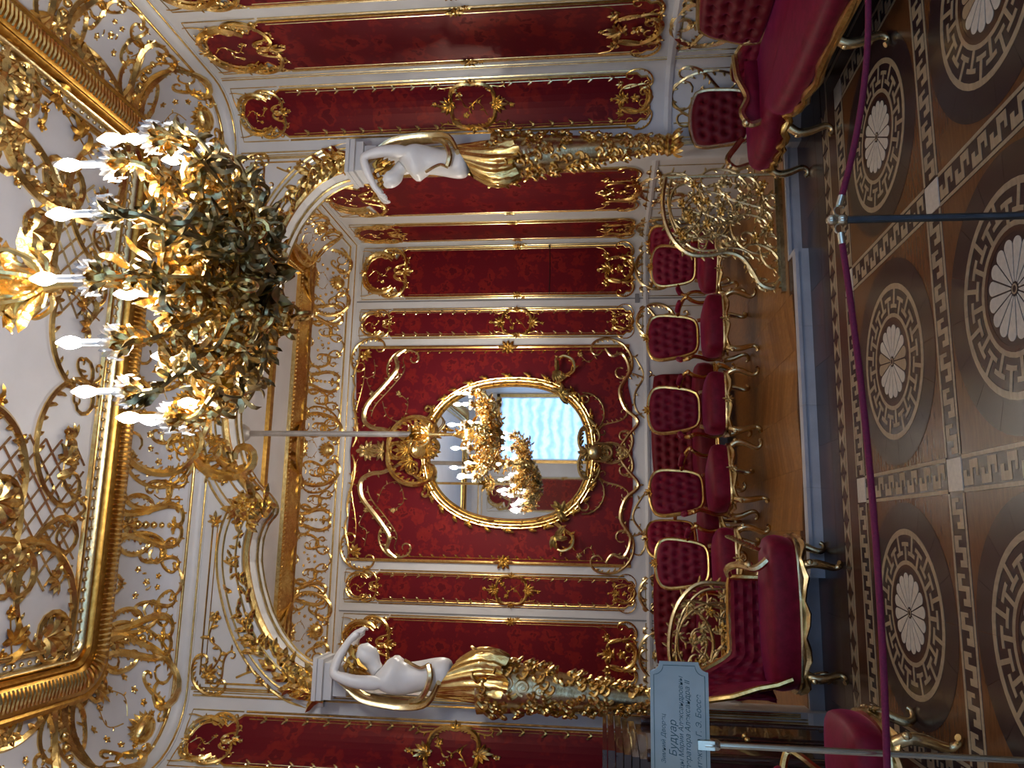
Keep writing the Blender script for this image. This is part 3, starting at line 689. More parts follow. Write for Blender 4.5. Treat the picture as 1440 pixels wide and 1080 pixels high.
def motif_cart(mb, w=0.62):
    for s in (-1, 1):
        sc(mb, 'C', (s*0.06, 0.57), (s*0.40*w, 0.30), 0.0217, s, 0.05, 0.05); sc(mb, 'S', (s*0.36*w, 0.34), (s*0.22*w, 0.08), 0.0174, -s, 0.05, 0.04)
        sc(mb, 'C', (s*0.22*w, 0.10), (s*0.46*w, 0.14), 0.0145, s, 0.04, 0.035); flower(mb, s*0.16*w, 0.40, 0.03); flower(mb, s*0.07*w, 0.22, 0.028); leaf(mb, s*0.1*w, 0.32, 1.2*s, 0.05, 0.02)
        st(mb, [(s*0.47*w, 0.05), (s*0.47*w, 0.28), (s*0.42*w, 0.33)], 0.006, 0, 4, False)
    sc(mb, 'A', (-0.2*w, 0.06), (0.2*w, 0.06), 0.0159, -1, 0.05, 0.035); spray(mb, 0, 0.56, -pi/2, 0.07, 5, 2.0); flower(mb, 0, 0.32, 0.035)
def motif_console(mb):
    for s in (-1, 1):
        sc(mb, 'S', (s*0.20, 0.58), (s*0.07, 0.12), 0.0290, -s, 0.05, 0.05); sc(mb, 'C', (s*0.05, 0.56), (s*0.15, 0.40), 0.0203, s, 0.04, 0.04); spray(mb, s*0.12, 0.12, -pi/2+s*0.7, 0.07, 4, 1.6)
    for i in range(6): mb.ball((0, 0.10+0.07*i, 0.012), 0.022+0.003*i, 6)
    spray(mb, 0, 0.55, -pi/2, 0.12, 7, 2.4); spray(mb, 0, 0.10, pi/2, 0.08, 5, 2.0)
def motif_shell(mb):
    for s in (-1, 1):
        sc(mb, 'C', (s*0.05, 0.60), (s*0.34, 0.12), 0.0319, s, 0.04, 0.07); sc(mb, 'S', (s*0.34, 0.2), (s*0.14, 0.03), 0.0203, -s, 0.05, 0.05); sc(mb, 'C', (s*0.40, 0.5), (s*0.46, 0.12), 0.0174, s, 0.05, 0.05)
        for i in range(4): flower(mb, s*(0.12+0.05*i), 0.12+0.10*i, 0.032)
        vine(mb, [(s*0.03, 0.3), (s*0.14, 0.38), (s*0.1, 0.5)], 0.005, 0.05, 0.04)
    for i in range(9): leaf(mb, 0, 0.10, pi/2+(i-4)*0.3, 0.20-abs(i-4)*0.015, 0.05, 0.0, 0.25, 0)
    mb.lathe([(0.11, 0.0), (0.105, 0.03), (0.08, 0.055), (0.04, 0.07), (0.001, 0.075)], 14, (0, 0.13, 0))
    spray(mb, 0, 0.60, -pi/2, 0.13, 7, 2.6)
_done = []
def cove_item(fn_motif, side, c, mat='gold', nm='cove_ornament'):
    mb = MB(); fn_motif(mb); mb.map(cove_fn(side, c)); obj(nm, mb, mat, ceiling)
for s in (-1, 1):
    for c, m in ((0.48, motif_cart), (0.98, motif_console), (1.42, motif_cart), (1.84, motif_console)): cove_item(m, 'f', XC+s*c)
    mb = MB(); motif_shell(mb); mb.map(corner_fn(s)); obj('corner_shell', mb, 'gold', ceiling)
for c, m in ((5.26, motif_console), (4.80, motif_cart), (4.36, motif_console), (3.92, motif_cart), (3.4, motif_cart)): cove_item(m, 'r', c); cove_item(m, 'l', c)
cove_item(motif_shell, 'f', XC)
# ---- flat ceiling: cartouches, trellis and blossoms inside the moulding (x right, y towards the visitor)
F_c = frame((0, 0, ZCEIL-0.002), (1, 0, 0), (0, 0, -1))
def ceil_item(nm, mb, x, y, mat='gold', rot=0.0): return obj(nm, mb, mat, ceiling, True, F_c @ T(x, -y) @ Matrix.Rotation(rot, 4, 'Z'))
def trellis(w, h, n):
    mb = MB(); k = 0.115
    for i in range(-n, n+1):
        for s in (-1, 1):
            pts = []
            for j in range(-14, 15):
                x = i*k*1.4+s*j*k*0.5; y = j*k*0.5*0.9
                if abs(x) <= w/2 and abs(y) <= h/2 and (abs(x)/(w/2))**2+(abs(y)/(h/2))**2 < 1.35: pts.append((x, y))
            if len(pts) > 2: st(mb, pts, 0.010, 0, 4, False)
    return mb
def big_cart(w, h):
    mb = MB()
    for s in (-1, 1):
        sc(mb, 'C', (s*0.06*w, h*0.5), (s*0.46*w, 0.0), 0.030, s, 0.07, 0.10); sc(mb, 'C', (s*0.06*w, -h*0.5), (s*0.46*w, -0.02), 0.028, -s, 0.07, 0.10)
        sc(mb, 'S', (s*0.50*w, h*0.30), (s*0.62*w, -h*0.12), 0.018, s, 0.06, 0.08); spray(mb, s*0.48*w, 0, 0 if s > 0 else pi, 0.17, 7, 2.6)
        sc(mb, 'S', (s*0.2*w, h*0.56), (s*0.44*w, h*0.42), 0.016, -s, 0.06, 0.07)
    for s in (-1, 1): spray(mb, 0, s*h*0.5, s*pi/2, 0.20, 7, 2.6)
    return mb
def sprig():
    mb = MB(); vine(mb, [(-0.16, -0.10), (0, 0.02), (0.14, 0.12)], 0.006, 0.06, 0.06); spray(mb, -0.02, 0, 0.4, 0.16, 5, 2.2); leaf(mb, -0.14, -0.02, -0.6, 0.16, 0.07); flower(mb, 0.05, -0.06, 0.06); return mb
for s in (-1, 1):
    ceil_item('ceiling_cartouche', big_cart(0.95, 0.80), XC+s*1.72, 4.62, 'gold'); ceil_item('ceiling_sprig', sprig(), XC+s*1.70, 4.72, 'gold_deep', s*0.4); ceil_item('ceiling_sprig', sprig(), XC+s*1.85, 4.46, 'gold_deep', s*1.9)
    ceil_item('ceiling_trellis', trellis(1.0, 0.9, 6), XC+s*0.92, 4.78, 'gold_pale'); ceil_item('ceiling_cartouche', big_cart(0.9, 0.78), XC+s*0.86, 4.02, 'gold')
    ceil_item('ceiling_sprig', sprig(), XC+s*0.55, 5.0, 'gold', s*0.6); ceil_item('ceiling_sprig', sprig(), XC+s*1.3, 4.2, 'gold', s*2.6)
    c = MB(); sc(c, 'C', (-0.25, 0.1), (0.25, 0.1), 0.022, 1, 0.06, 0.08); sc(c, 'S', (0.28, 0.06), (0.5, -0.1), 0.014, 1, 0.06, 0.06); sc(c, 'S', (-0.28, 0.06), (-0.5, -0.1), 0.014, -1, 0.06, 0.06); spray(c, 0, 0.05, pi/2, 0.15, 7, 2.4)
    ceil_item('ceiling_scroll', c, XC+s*1.35, 5.12, 'gold', 0 if s > 0 else 0); ceil_item('ceiling_scroll', c, XC+s*0.4, 5.12, 'gold')
    ceil_item('ceiling_cartouche', big_cart(0.8, 0.8), XC+s*1.70, 3.6, 'gold')
    for i in range(7): fl = MB(); flower(fl, 0, 0, 0.05); leaf(fl, 0, 0, i, 0.1, 0.04); ceil_item('ceiling_blossom', fl, XC+s*(0.25+0.22*i), 4.35+0.25*sin(i*2.1), 'gold_deep')
# rosette the chandelier hangs from
ro = MB()
for i in range(12): leaf(ro, 0, 0, i*pi/6, 0.42, 0.17, 0, 0.12, 0.1); leaf(ro, 0, 0, i*pi/6+0.26, 0.28, 0.12, 0.02, 0.2, 0)
ceil_item('ceiling_rosette', ro, XC, 2.9)
# ---- alcove cornice, cove, moulding
corn_a = struct('trim_5', loft([(0.0, 4.86), (0.015, 4.86), (0.02, 4.90), (0.05, 4.93), (0.05, 4.985), (0.065, 5.0)], alc_path), 'white_paint', False)
obj('gilt_bead', loft(half_round(0.02, 4.905, 0.010), alc_path), 'gold', corn_a); obj('gilt_bead', loft(half_round(0.05, 4.975, 0.012), alc_path), 'gold', corn_a)
CA = lambda t: (0.065+0.30*(1-cos(t*pi/2)), 5.0+0.33*sin(t*pi/2))
obj('cove', loft([CA(i/8) for i in range(9)], alc_path), 'ceiling_white', ceil_a)
obj('gilt_moulding', loft([(0.36, 5.35), (0.37, 5.31), (0.40, 5.30), (0.44, 5.33), (0.50, 5.36), (0.56, 5.40), (0.60, 5.41), (0.62, 5.45)], alc_path), 'gold', ceil_a)
obj('gilt_moulding', loft([(1.10, 5.45), (1.12, 5.42), (1.16, 5.40), (1.22, 5.41), (1.24, 5.45)], alc_path), 'gold_deep', ceil_a)
pa = MB()
p_ = alc_path(0.57)
for (x0, y0), (x1, y1) in zip(p_, p_[1:]+p_[:1]):
    L = math.dist((x0, y0), (x1, y1)); k = int(L/0.05)
    for j in range(k): t = (j+0.5)/k; pa.ball((x0+(x1-x0)*t, y0+(y1-y0)*t, 5.398), 0.016, 5)
o = obj('pearls', pa, 'gold_bright', ceil_a); o['kind'] = 'stuff'
def alc_fn(side, c):
    def f(x, y, z):
        t = max(0.0, min(1.0, y/0.50)); a = t*pi/2; d, h = CA(t); h += min(0.0, y); d += max(0.0, y-0.50); nx, nz = 0.33*cos(a), -0.30*sin(a); L = sqrt(nx*nx+nz*nz); d += nx/L*z; h += nz/L*z
        return (c+x, YA-d, h) if side == 'b' else ((AXR-d, c-x, h) if side == 'r' else (AXL+d, c+x, h))
    return f
def alc_item(fm, side, c, k=0.8):
    mb = MB(); fm(mb); mb.v = [(x*k, y*k, z*k) for x, y, z in mb.v]; mb.map(alc_fn(side, c)); obj('cove_ornament', mb, 'gold', ceil_a)
for s in (-1, 1):
    for c, m in ((0.46, motif_cart), (0.88, motif_console), (1.36, motif_cart), (1.78, motif_console), (2.22, motif_shell)): alc_item(m, 'b', XC+s*c)
alc_item(motif_shell, 'b', XC)
for c, m in ((9.0, motif_shell), (8.4, motif_cart), (7.9, motif_console), (7.4, motif_cart)): alc_item(m, 'r', c); alc_item(m, 'l', c)
# ------------------------------------------------------------------ carved dressing of the arch
F_f = frame((0, YF, 0), (1, 0, 0), (0, -1, 0))
def off_path(p, d):
    out = []
    for i in range(len(p)):
        a = p[max(0, i-1)]; b_ = p[min(len(p)-1, i+1)]; dx, dy = b_[0]-a[0], b_[1]-a[1]; L = sqrt(dx*dx+dy*dy) or 1
        out.append((p[i][0]-dy/L*d, p[i][1]+dx/L*d))
    return out
ap = [(q.x, q.y) for q in crom(ARCH_ALL, 3)]
mb = MB(); st(mb, off_path(ap, 0.02), 0.028, 0.0, 6, False); st(mb, off_path(ap, 0.27), 0.011, 0, 5, False); obj('arch_moulding', mb, 'gold', wall_front, True, F_f)
mb = MB()
pr = [(0.05, 0.0), (0.05, 0.035), (0.09, 0.05), (0.15, 0.03), (0.20, 0.045), (0.24, 0.03), (0.24, 0.0)]
rows = [off_path(ap, d) for d, _ in pr]
mb.add([(x, y, pr[i][1]) for i in range(len(pr)) for x, y in rows[i]], [(i*len(ap)+j, i*len(ap)+j+1, (i+1)*len(ap)+j+1, (i+1)*len(ap)+j) for i in range(len(pr)-1) for j in range(len(ap)-1)])
obj('archivolt', mb, 'white_paint', wall_front, True, F_f)
mb = MB()
for d, r_ in ((0.09, 0.010), (0.20, 0.009)): st(mb, off_path(ap, d), r_, 0.045, 5, False)
obj('gilt_fillet', mb, 'gold_bright', wall_front, True, F_f)
sf = MB(); st(sf, off_path(ap, -0.01), 0.012, -0.14, 5, False); st(sf, off_path(ap, -0.005), 0.010, -0.24, 5, False); obj('soffit_fillet', sf, 'gold', wall_front, True, F_f)
# tufts of foliage along the arch, dense over the imposts
n = len(ap)
for s in (-1, 1):
    lv = MB(); seq = ap if s < 0 else ap[::-1]
    for i in range(0, 24):
        q = off_path(seq, 0.10*(-s) if False else (0.10 if s < 0 else -0.10))[i]
        h = atan2(seq[i+1][1]-seq[i][1], seq[i+1][0]-seq[i][0]); L = 0.17*(1-i/40)
        for k in range(4): leaf(lv, q[0]+random.uniform(-.06, .06), q[1]+random.uniform(-.06, .06), h+random.uniform(-1.1, 1.1), L, L*0.42, 0.03, 0.4, random.uniform(-.4, .4))
    for i in range(0, 12):
        q = seq[i]; leaf(lv, q[0], q[1], pi/2-s*random.uniform(1.4, 2.6), 0.14, 0.06, 0.02, 0.6, 0.2)
    obj('impost_foliage', lv, 'gold_bright', wall_front, True, F_f)
    # florets scattered on the archivolt
    fl = MB()
    for i in range(26, n//2-4, 5):
        q = off_path(seq, 0.14 if s < 0 else -0.14)[i]; flower(fl, q[0], q[1], 0.05, 0.04); leaf(fl, q[0], q[1], random.random()*6, 0.10, 0.04, 0.04)
    obj('archivolt_florets', fl, 'gold', wall_front, True, F_f)
    # cluster where the arcs meet
    cl = MB(); cx0, cz0 = XC+s*0.84, 4.42
    for k in range(16): leaf(cl, cx0+random.uniform(-.1, .1), cz0+random.uniform(-.12, .12), random.random()*6.3, 0.15, 0.065, 0.05, 0.5, 0.3)
    flower(cl, cx0, cz0, 0.10, 0.08); spray(cl, cx0, cz0+0.05, pi/2, 0.2, 5, 1.4, 0.3, 0.05); obj('arch_cluster', cl, 'gold_bright', wall_front, True, F_f)
    # spandrel: outline, corner knots and trailing vines
    sp = MB(); x0, x1, zt = XC+s*2.19, XC+s*0.95, 4.76
    st(sp, [(x0, 3.55), (x0, 4.3), (x0, zt-0.05)], 0.008, 0, 4, False); st(sp, [(x0-s*0.06, zt), (XC+s*1.5, zt), (x1, zt)], 0.008, 0, 4, False); st(sp, [(x0-s*0.09, zt-0.04), (XC+s*1.5, zt-0.04), (x1, zt-0.04)], 0.005, 0, 4, False)
    sc(sp, 'C', (x0, zt-0.14), (x0-s*0.14, zt), 0.014, -s, 0.04, 0.05); sc(sp, 'S', (x0-s*0.02, zt-0.12), (x0-s*0.2, zt-0.24), 0.010, s, 0.05, 0.05); spray(sp, x0-s*0.05, zt-0.05, -pi/2-s*0.8, 0.13, 6, 2.0); flower(sp, x0-s*0.06, zt-0.07, 0.06)
    vine(sp, [(x0-s*0.1, zt-0.1), (x0-s*0.24, zt-0.16), (x0-s*0.34, zt-0.05), (x0-s*0.5, zt-0.09)], 0.009, 0.05, 0.07); vine(sp, [(x0-s*0.05, zt-0.3), (x0-s*0.10, zt-0.45), (x0-s*0.02, zt-0.6), (x0-s*0.07, zt-0.75)], 0.009, 0.055, 0.075)
    vine(sp, [(x0-s*0.02, 4.0), (x0-s*0.09, 4.1), (x0-s*0.05, 4.25)], 0.009, 0.05, 0.07)
    spray(sp, x1, zt-0.02, pi if s > 0 else 0, 0.10, 5, 2.2); flower(sp, x1, zt-0.02, 0.05); obj('spandrel_ornament', sp, 'gold', wall_front, True, F_f)
# crowning cartouche over the middle of the arch
cr = MB()
for s in (-1, 1):
    sc(cr, 'C', (XC+s*0.08, 4.84), (XC+s*0.44, 4.60), 0.045, s, 0.06, 0.12, 0.03); sc(cr, 'S', (XC+s*0.36, 4.68), (XC+s*0.70, 4.50), 0.035, s, 0.06, 0.11, 0.03); sc(cr, 'C', (XC+s*0.05, 4.72), (XC+s*0.34, 4.82), 0.022, s, 0.05, 0.08, 0.06)
    sc(cr, 'S', (XC+s*0.16, 4.92), (XC+s*0.5, 4.82), 0.02, -s, 0.06, 0.08, 0.02); spray(cr, XC+s*0.30, 4.70, pi/2-s*0.9, 0.17, 6, 2.0, 0.35, 0.04)
spray(cr, XC, 4.76, pi/2, 0.22, 9, 2.4, 0.26, 0.05); spray(cr, XC, 4.78, -pi/2, 0.12, 7, 2.2, 0.3, 0.05); flower(cr, XC, 4.79, 0.10, 0.09)
obj('arch_crown', cr, 'gold', wall_front, True, F_f)
# jamb strips beside the opening
for s in (-1, 1):
    jm = MB()
    for u in (2.225, 2.24): st(jm, [(XC+s*u, 0.2), (XC+s*u, 2.0), (XC+s*u, 4.82)], 0.007, 0, 5, False)
    obj('jamb_fillet', jm, 'gold_pale', wall_front, True, F_f)
    # impost: stepped white block over the figure's head
    im = MB().boxr(XC+s*1.93, XC+s*2.22, YF-0.30, YF+0.0, 3.66, 3.70); im.boxr(XC+s*1.96, XC+s*2.22, YF-0.26, YF, 3.60, 3.66); im.boxr(XC+s*1.92, XC+s*2.22, YF-0.32, YF, 3.70, 3.73); im.boxr(XC+s*1.99, XC+s*2.20, YF-0.22, YF, 3.50, 3.60)
    obj('impost_block', im, 'white_paint', wall_front, False)
# ------------------------------------------------------------------ caryatids
def skin_body(name, verts, edges, radii, mat, sub=2, smooth_it=0):
    me = bpy.data.meshes.new(name); me.from_pydata(verts, edges, []); o = bpy.data.objects.new(name, me); COL.objects.link(o)
    m1 = o.modifiers.new('skin', 'SKIN'); m1.use_smooth_shade = True
    sv = me.skin_vertices[0].data
    for i, r_ in enumerate(radii): sv[i].radius = r_ if isinstance(r_, tuple) else (r_, r_); sv[i].use_root = (i == 0)
    m2 = o.modifiers.new('sub', 'SUBSURF'); m2.levels = sub; m2.render_levels = sub
    dg = bpy.context.evaluated_depsgraph_get(); out = bpy.data.meshes.new_from_object(o.evaluated_get(dg)); out.name = name
    bpy.data.objects.remove(o); out.materials.clear(); out.materials.append(MATS[mat])
    out.polygons.foreach_set('use_smooth', [True]*len(out.polygons)); return out
def blob(mb, c, r, n=12):
    k = n//2+1; base = len(mb.v); mb.ball((0, 0, 0), 1.0, n); mb.v[base:] = [(c[0]+p[0]*r[0], c[1]+p[1]*r[1], c[2]+p[2]*r[2]) for p in mb.v[base:]]
def caryatid(s, label):
    """s=+1 right jamb; the figure leans out of the jamb towards the opening; local x points to the opening's far side"""
    root = thing('caryatid', label, 'statue', (XC+s*2.05, YF-0.20, 1.05))
    g = lambda x, y, z: (s*(x-3.02), y-6.0, z-1.05)
    P = {}; vs = []; rd = []; es = []
    def vtx(k, x, y, z, r_): P[k] = len(vs); vs.append(g(x, y, z)); rd.append(r_)
    vtx('pel', 3.00, 6.0, 2.70, (0.125, 0.135)); vtx('hip', 2.985, 6.0, 2.80, (0.13, 0.14)); vtx('wst', 3.00, 6.0, 2.94, (0.10, 0.11)); vtx('rib', 3.035, 6.0, 3.07, (0.118, 0.13)); vtx('chs', 3.04, 6.0, 3.18, (0.12, 0.135))
    vtx('nk0', 2.99, 6.0, 3.265, (0.066, 0.066)); vtx('nk1', 2.945, 5.995, 3.305, (0.052, 0.052)); vtx('hd0', 2.885, 5.985, 3.315, (0.074, 0.078)); vtx('hd1', 2.860, 5.985, 3.375, (0.098, 0.092)); vtx('hd2', 2.865, 5.985, 3.44, (0.075, 0.075))
    for a, b_ in (('pel', 'hip'), ('hip', 'wst'), ('wst', 'rib'), ('rib', 'chs'), ('chs', 'nk0'), ('nk0', 'nk1'), ('nk1', 'hd0'), ('hd0', 'hd1'), ('hd1', 'hd2')): es.append((P[a], P[b_]))
    for t, sd in ((-1, 'n'), (1, 'f')):
        yy = lambda d: 6.0+t*d
        vtx('sh'+sd, 3.045, yy(0.14), 3.235, 0.062); vtx('ua'+sd, 3.03, yy(0.185), 3.40, 0.05); vtx('el'+sd, 2.985, yy(0.19), 3.555, 0.042); vtx('fa'+sd, 2.87, yy(0.16), 3.525, 0.038); vtx('wr'+sd, 2.765, yy(0.10), 3.475, 0.027); vtx('hn'+sd, 2.72, yy(0.075), 3.44, 0.03)
        for a, b_ in (('sh', 'ua'), ('ua', 'el'), ('el', 'fa'), ('fa', 'wr'), ('wr', 'hn')): es.append((P[a+sd], P[b_+sd]))
        es.append((P['chs'], P['sh'+sd]))
        for k in range(4):   # fingers
            f0, f1 = 'f%d' % k+sd, 'g%d' % k+sd
            vtx(f0, 2.695-0.006*k, yy(0.085-0.022*k), 3.41-0.004*k, 0.0095); vtx(f1, 2.70-0.004*k, yy(0.075-0.022*k), 3.372+0.006*abs(k-1.5), 0.008)
            es.append((P['hn'+sd], P[f0])); es.append((P[f0], P[f1]))
        vtx('th'+sd, 2.735, yy(0.05), 3.405, 0.010); es.append((P['hn'+sd], P['th'+sd]))
    me = skin_body('body', vs, es, rd, 'plaster', 2)
    bm = bmesh.new(); bm.from_mesh(me)
    def push(c, rad, amt, d):
        c = V(g(*c)); d = V((s*d[0], d[1], d[2]))
        for v in bm.verts:
            q = (v.co-c).length/rad
            if q < 1: v.co += d*amt*(1-q*q)**2
    for y in (5.935, 6.065): push((2.93, y, 3.15), 0.105, 0.062, (-1, 0, -0.05))
    push((2.775, 5.985, 3.345), 0.034, 0.030, (-0.85, 0, -0.4))      # nose
    push((2.815, 5.985, 3.275), 0.04, 0.018, (-0.8, 0, -0.6))      # chin
    push((2.795, 5.985, 3.31), 0.022, 0.008, (-0.8, 0, -0.5))      # lips
    for y in (5.955, 6.015): push((2.785, y, 3.375), 0.024, 0.012, (0.8, 0, 0.2))   # eye sockets
    bm.to_mesh(me); bm.free(); me.update()
    link('body', me, root)
    hr = MB()
    for i in range(46):
        a = random.uniform(0, 2*pi); t = random.uniform(0.0, 1.0)
        c = V(g(2.885+0.02*t, 5.985, 3.425))+V((0.090*cos(a)*s, 0.100*sin(a), 0.045*random.uniform(-0.6, 1)))
        e = c+V((s*random.uniform(0.02, 0.08), random.uniform(-.03, .03), random.uniform(-0.09, 0.02)))
        hr.tube([c, (c+e)/2+V((0, 0, 0.02)), e], [0.016, 0.02, 0.008], 5)
    obj('hair_wreath', hr, 'gold_deep', root)
    # sash curving round the back
    sh = MB(); pts = [g(*p) for p in [(3.02, 5.86, 2.78), (3.16, 5.90, 2.86), (3.20, 5.95, 3.02), (3.19, 5.95, 3.20), (3.16, 5.95, 3.36), (3.08, 5.95, 3.48), (3.0, 5.95, 3.60)]]
    pts = crom(pts, 4); sh.tube(pts, [0.05*(0.5+0.5*sin(pi*i/(len(pts)-1)))+0.012 for i in range(len(pts))], 8, 0.5)
    sh.tube(crom([g(*p) for p in [(2.90, 5.86, 2.86), (2.99, 5.84, 2.84), (3.12, 5.88, 2.90), (3.18, 5.93, 3.0)]], 4), 0.022, 6)
    sh.tube(crom([g(*p) for p in [(2.885, 5.92, 3.05), (2.91, 5.89, 2.98), (2.93, 5.89, 2.92), (2.90, 5.88, 2.86)]], 4), 0.013, 6)
    obj('sash', sh, 'gold_pale', root)
    # drapery below the hips, tapering into a scrolled herm
    dr = MB()
    def drp(u, v):
        z = 2.76-0.46*v; a = 2*pi*u; fold = 1+0.09*sin(a*15+v*4)*(0.25+v); rx = (0.135+0.055*sin(pi*min(1, v*0.8)))*fold; ry = (0.135+0.03*v)*fold
        lift = 0.09*cos(a)*(1-v)+0.03*v*sin(a*5)
        return g(3.01-0.03*sin(pi*v)+rx*cos(a), 6.01+ry*sin(a), z+lift)
    dr.grid(drp, 90, 12); obj('drapery', dr, 'gold', root)
    hm = MB()
    def hrm(u, v):
        z = 2.52-1.42*v; a = 2*pi*u; w = 0.155*(1-v)**1.15+0.060; cxh = 3.05+0.09*v
        return g(cxh+w*cos(a), 6.05+0.03*v+w*0.85*sin(a), z)
    hm.grid(hrm, 16, 14); obj('herm', hm, 'gold_pale', root)
    fo = MB()
    for i in range(34):
        v = i/34; z = 2.50-1.36*v; w = 0.155*(1-v)**1.15+0.062
        for k in range(5):
            a = pi+random.uniform(-0.2, 1.0)*pi*0.9; c = V((3.05+0.09*v+w*cos(a), 6.05+0.03*v+w*0.85*sin(a), z)); L = random.uniform(0.07, 0.13)*(1-0.35*v)
            d = V((cos(a)*0.5, sin(a)*0.5, random.choice((-1, -1, 1)))).normalized(); sd_ = V((-sin(a), cos(a), 0))
            p = [c, c+d*L*0.4+sd_*L*0.25, c+d*L*0.7+sd_*L*0.05, c+d*L*0.75-sd_*L*0.2, c+d*L*0.5-sd_*L*0.25]
            fo.tube(crom([g(*q) for q in p], 3), [0.016-0.0007*j for j in range(13)], 5)
    obj('herm_foliage', fo, 'gold', root)
    sk = MB()
    for k, (zc, rr) in enumerate(((2.42, 0.075), (2.30, 0.065), (2.18, 0.055), (2.06, 0.045))):
        pts = [g(3.0+0.02*k+rr*(1-t*0.75)*cos(t*9), 5.90+0.01*k, zc+rr*(1-t*0.75)*sin(t*9)) for t in [i/18 for i in range(19)]]; sk.tube(pts, [0.018*(1-0.4*i/18) for i in range(19)], 6)
    obj('herm_scrolls', sk, 'gold_pale', root)
    bs = MB().lathe([(0.012, -0.10), (0.035, -0.07), (0.05, -0.03), (0.085, 0.0), (0.095, 0.03), (0.075, 0.05), (0.085, 0.08), (0.06, 0.10)], 16, (s*0.115, 0.085, 0.0))
    for k in range(8): a = pi+k*pi/7; leaf3(bs, (s*0.115+0.06*cos(a), 0.085+0.06*sin(a), 0.0), (cos(a)*0.4, sin(a)*0.4, -1), (cos(a), sin(a), 0.2), 0.11, 0.05)
    obj('herm_base', bs, 'gold', root)
    return root
caryatid(1, 'white plaster female figure with gilt herm on the jamb lit blue, by the long settee')
caryatid(-1, 'white plaster female figure with gilt herm on the jamb above the visitor sign')
# ------------------------------------------------------------------ great middle panel and its mirror
GW, GZ0, GH = 2.69, 1.28, 3.50
a = GW/2
sil = MB().prism([(-a, 0), (-a+0.5, 0.02), (-0.6, -0.03), (0.6, -0.03), (a-0.5, 0.02), (a, 0), (a, GH-0.02), (a-0.25, GH+0.03), (0.5, GH), (0, GH+0.05), (-0.5, GH), (-a+0.25, GH+0.03), (-a, GH-0.02)], 0, 0.014)
big = obj('silk_panel', sil, 'damask', wall_ab, False, F_ab @ T(XC, GZ0, 0.002))
Z = 0.014; fr = MB()
for s in (-1, 1):
    st(fr, [(s*(a+0.01), 0.0), (s*(a+0.01), GH*0.5), (s*(a+0.01), GH)], 0.022, 0, 6, False); st(fr, [(s*(a-0.04), 0.3), (s*(a-0.04), GH*0.5), (s*(a-0.04), GH-0.5)], 0.006, Z, 4, False)
    for i in range(17): y = 0.45+0.15*i; leaf(fr, s*(a-0.04), y, pi/2+s*0.7, 0.06, 0.025, Z, 0.3, 0)
    clasp(fr, s*a, GH*0.44, 0.13, Z)
    sc(fr, 'W', (s*a, GH), (s*0.62*a, GH+0.03), 0.016, s, 0.07, 0.05, Z); sc(fr, 'W', (s*0.62*a, GH+0.03), (s*0.05, GH+0.02), 0.016, -s, 0.07, 0.05, Z); sc(fr, 'W', (s*0.9*a, GH-0.06), (s*0.1, GH-0.06), 0.007, s, 0.09, 0.05, Z)
    sc(fr, 'C', (s*a, GH-0.22), (s*(a-0.2), GH), 0.016, -s, 0.05, 0.06, Z); spray(fr, s*(a-0.06), GH-0.06, -pi/2-s*0.8, 0.15, 6, 2.0, 0.35, Z); flower(fr, s*(a-0.08), GH-0.08, 0.06, Z)
obj('gilt_border', fr, 'gold', big)
tp = MB()
for s in (-1, 1):
    p = [(q.x, q.y) for q in crom([(s*(a-0.02), GH-0.62), (s*(a-0.12), GH-0.50), (s*(a-0.28), GH-0.52), (s*(a-0.50), GH-0.36), (s*(a-0.75), GH-0.15), (s*(a-0.95), GH-0.12), (s*(a-1.05), GH-0.24), (s*(a-1.08), GH-0.42), (s*0.16, GH-0.62)], 5)]
    st(tp, p, 0.034, Z, 6); garn(tp, p[3:-3], 0.08, 0.07, Z, sgn=0)
    p2 = [(x-s*0.02, y-0.09) for x, y in p[4:24]]; st(tp, p2, 0.010, Z, 4); garn(tp, p2, 0.09, 0.05, Z, sgn=-s)
    vine(tp, [(s*(a-0.7), GH-0.34), (s*(a-0.9), GH-0.42), (s*(a-0.95), GH-0.6), (s*(a-0.72), GH-0.68), (s*(a-0.6), GH-0.55)], 0.007, 0.06, 0.05, Z); vine(tp, [(s*(a-0.15), GH-0.2), (s*(a-0.34), GH-0.22), (s*(a-0.42), GH-0.12), (s*(a-0.6), GH-0.2)], 0.006, 0.06, 0.05, Z)
    sc(tp, 'C', (s*(a-0.30), GH-0.5), (s*(a-0.12), GH-0.7), 0.014, s, 0.05, 0.05, Z)
spray(tp, 0, GH-0.15, -pi/2, 0.2, 7, 2.2, 0.3, Z); flower(tp, 0, GH-0.12, 0.09, Z); spray(tp, 0, GH-0.4, pi/2, 0.2, 7, 2.2, 0.3, Z)
obj('top_scrolls', tp, 'gold_pale', big)
bt = MB()
